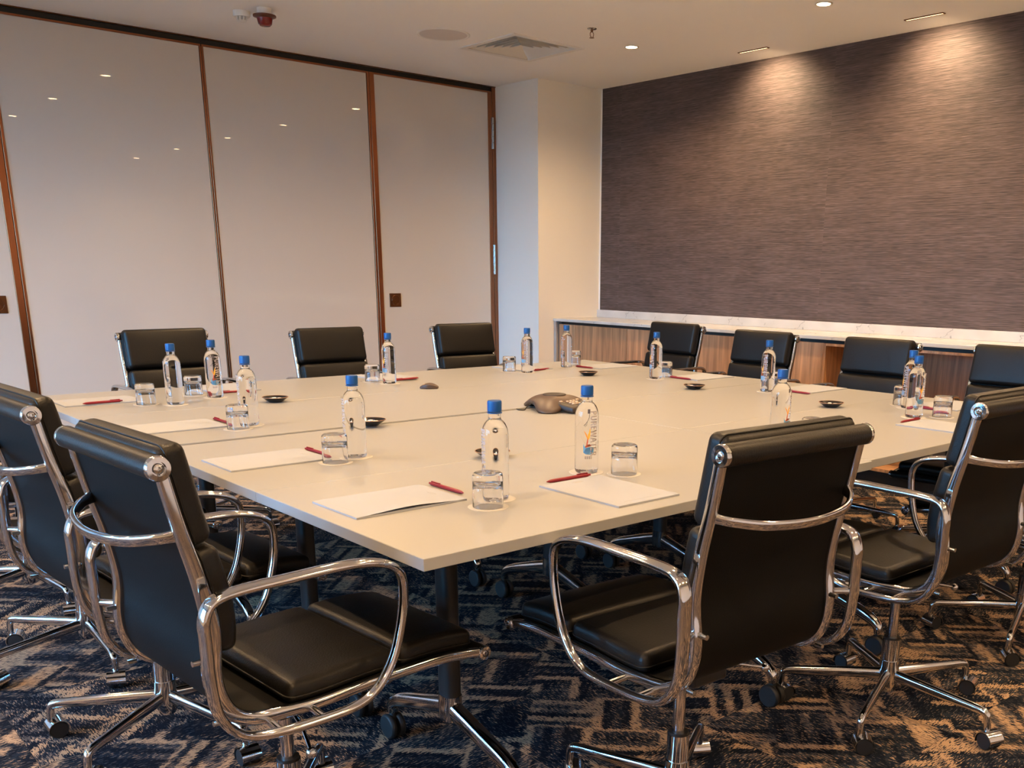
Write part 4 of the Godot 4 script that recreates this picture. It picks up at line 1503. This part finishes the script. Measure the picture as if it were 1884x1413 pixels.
# ------------------------------------------------------------------ conference phone
func build_phone() -> void:
	var o := thing("conference_phone", "dark brown three-legged conference phone with light keys on the table", "phone", Vector3(2.50, TOP, -2.96), deg_to_rad(8.0))
	# lobed plan: legs at 30, 150 and 270 degrees from the keypad side (+z)
	var b := MB.new()
	var lobe := func(w: float) -> float:
		# w measured from +z
		var d := 0.5 + 0.5 * cos(3.0 * (w - PI / 3.0))
		return 0.096 + 0.058 * pow(d, 1.7)
	var rows := []
	var under := []
	for i in 15:
		var k := i / 14.0
		var row := PackedVector3Array()
		for j in 72:
			var w := TAU * j / 72
			var r: float = lobe.call(w) * k
			var d := 0.5 + 0.5 * cos(3.0 * (w - PI / 3.0))
			# a dome whose three legs droop to the table; between them the skirt stops higher up
			var edge := lerpf(0.034, 0.006, pow(d, 1.5))
			var h := lerpf(0.060, edge, pow(k, 2.9))
			row.append(Vector3(sin(w) * r, h, cos(w) * r))
		rows.append(row)
	var rim := PackedVector3Array()
	for q in rows[14]: rim.append(Vector3(q.x * 0.97, maxf(0.0, q.y - 0.012), q.z * 0.97))
	rows.append(rim)
	var inner := PackedVector3Array()
	for q in rows[14]: inner.append(Vector3(q.x * 0.55, 0.018, q.z * 0.55))
	rows.append(inner)
	b.grid(rows, true, false)
	var last := inner.duplicate()
	b.fan(last)
	b.fix(0)
	part("body", b, M.phone, o)
	# round speaker in the middle
	b = MB.new()
	b.lathe([[Vector2(0.047, 0.0572), Vector2(0.046, 0.0605), Vector2(0.044, 0.0612)], [Vector2(0.044, 0.0612), Vector2(0.0, 0.0618)], [Vector2(0.0, 0.055), Vector2(0.047, 0.0572)]], 36)
	part("speaker_grille", b, M.phone_dark, o)
	# keypad tray reaching out towards the front
	b = MB.new()
	var tray := func(q: Vector3) -> Vector3:
		var t := (q.z + 0.07) / 0.14
		q.y += lerpf(0.022, -0.004, t)
		q.x *= lerpf(1.0, 0.82, t * t)
		return q
	b.rbox(Vector3(0, 0.016, 0.0), Vector3(0.150, 0.024, 0.135), 0.009, Vector3i(4, 1, 4), tray)
	var kp := part("keypad_tray", b, M.phone_dark, o)
	kp.position = Vector3(0, 0, 0.088)
	b = MB.new()
	b.cbox(Vector3(-0.036, 0.0, -0.014), Vector3(0.036, 0.003, 0.014), 0.001)
	var disp := part("display", b, M.black, kp)
	disp.position = Vector3(0, 0.0415, -0.042)
	disp.rotation.x = 0.19
	for i in 4:
		for j in 3:
			b = MB.new()
			b.rbox(Vector3(0, 0.002, 0), Vector3(0.013, 0.006, 0.009), 0.0025)
			var key := part("key", b, M.key, kp)
			var z := -0.018 + i * 0.016
			key.position = Vector3((j - 1) * 0.019, 0.028 + lerpf(0.022, -0.004, (z + 0.07) / 0.14), z)
			key.rotation.x = 0.19
	for s in [-1, 1]:
		for i in 2:
			b = MB.new()
			b.rbox(Vector3(0, 0.002, 0), Vector3(0.015, 0.006, 0.009), 0.0025)
			var key := part("key", b, M.key, kp)
			var z := -0.03 + i * 0.02
			key.position = Vector3(s * 0.049, 0.028 + lerpf(0.022, -0.004, (z + 0.07) / 0.14), z)
			key.rotation.x = 0.19
	# cable leaving at the back
	b = MB.new()
	b.tube(spline([Vector3(-0.075, 0.022, -0.055), Vector3(-0.098, 0.012, -0.06), Vector3(-0.115, 0.003, -0.055), Vector3(-0.13, 0.0025, -0.075), Vector3(-0.10, 0.0025, -0.11), Vector3(-0.04, 0.0025, -0.115), Vector3(-0.02, 0.0025, -0.10)], 6), 0.0022, 0.0022, Vector3(0.1, 1, 0.1), 8)
	part("cable", b, M.black, o)
	# separate microphone pod
	var p := thing("microphone_pod", "small dark wedge-shaped microphone pod on the table near the partition", "microphone", Vector3(2.46, TOP + STEP, -3.81), deg_to_rad(-40.0))
	b = MB.new()
	var wedge := func(q: Vector3) -> Vector3:
		var t := clampf((q.x + 0.042) / 0.084, 0.0, 1.0)
		q.y = q.y * (0.35 + 1.25 * sin(PI * clampf(t * 0.85 + 0.08, 0, 1)))
		q.z *= lerpf(0.55, 1.0, sin(PI * t))
		return q
	b.rbox(Vector3(0, 0.0075, 0), Vector3(0.084, 0.015, 0.06), 0.005, Vector3i(8, 1, 3), wedge)
	part("pod_body", b, M.phone, p)
	b = MB.new()
	b.rbox(Vector3(-0.018, 0.019, 0.012), Vector3(0.016, 0.004, 0.014), 0.0015)
	part("mute_button", b, M.key, p)
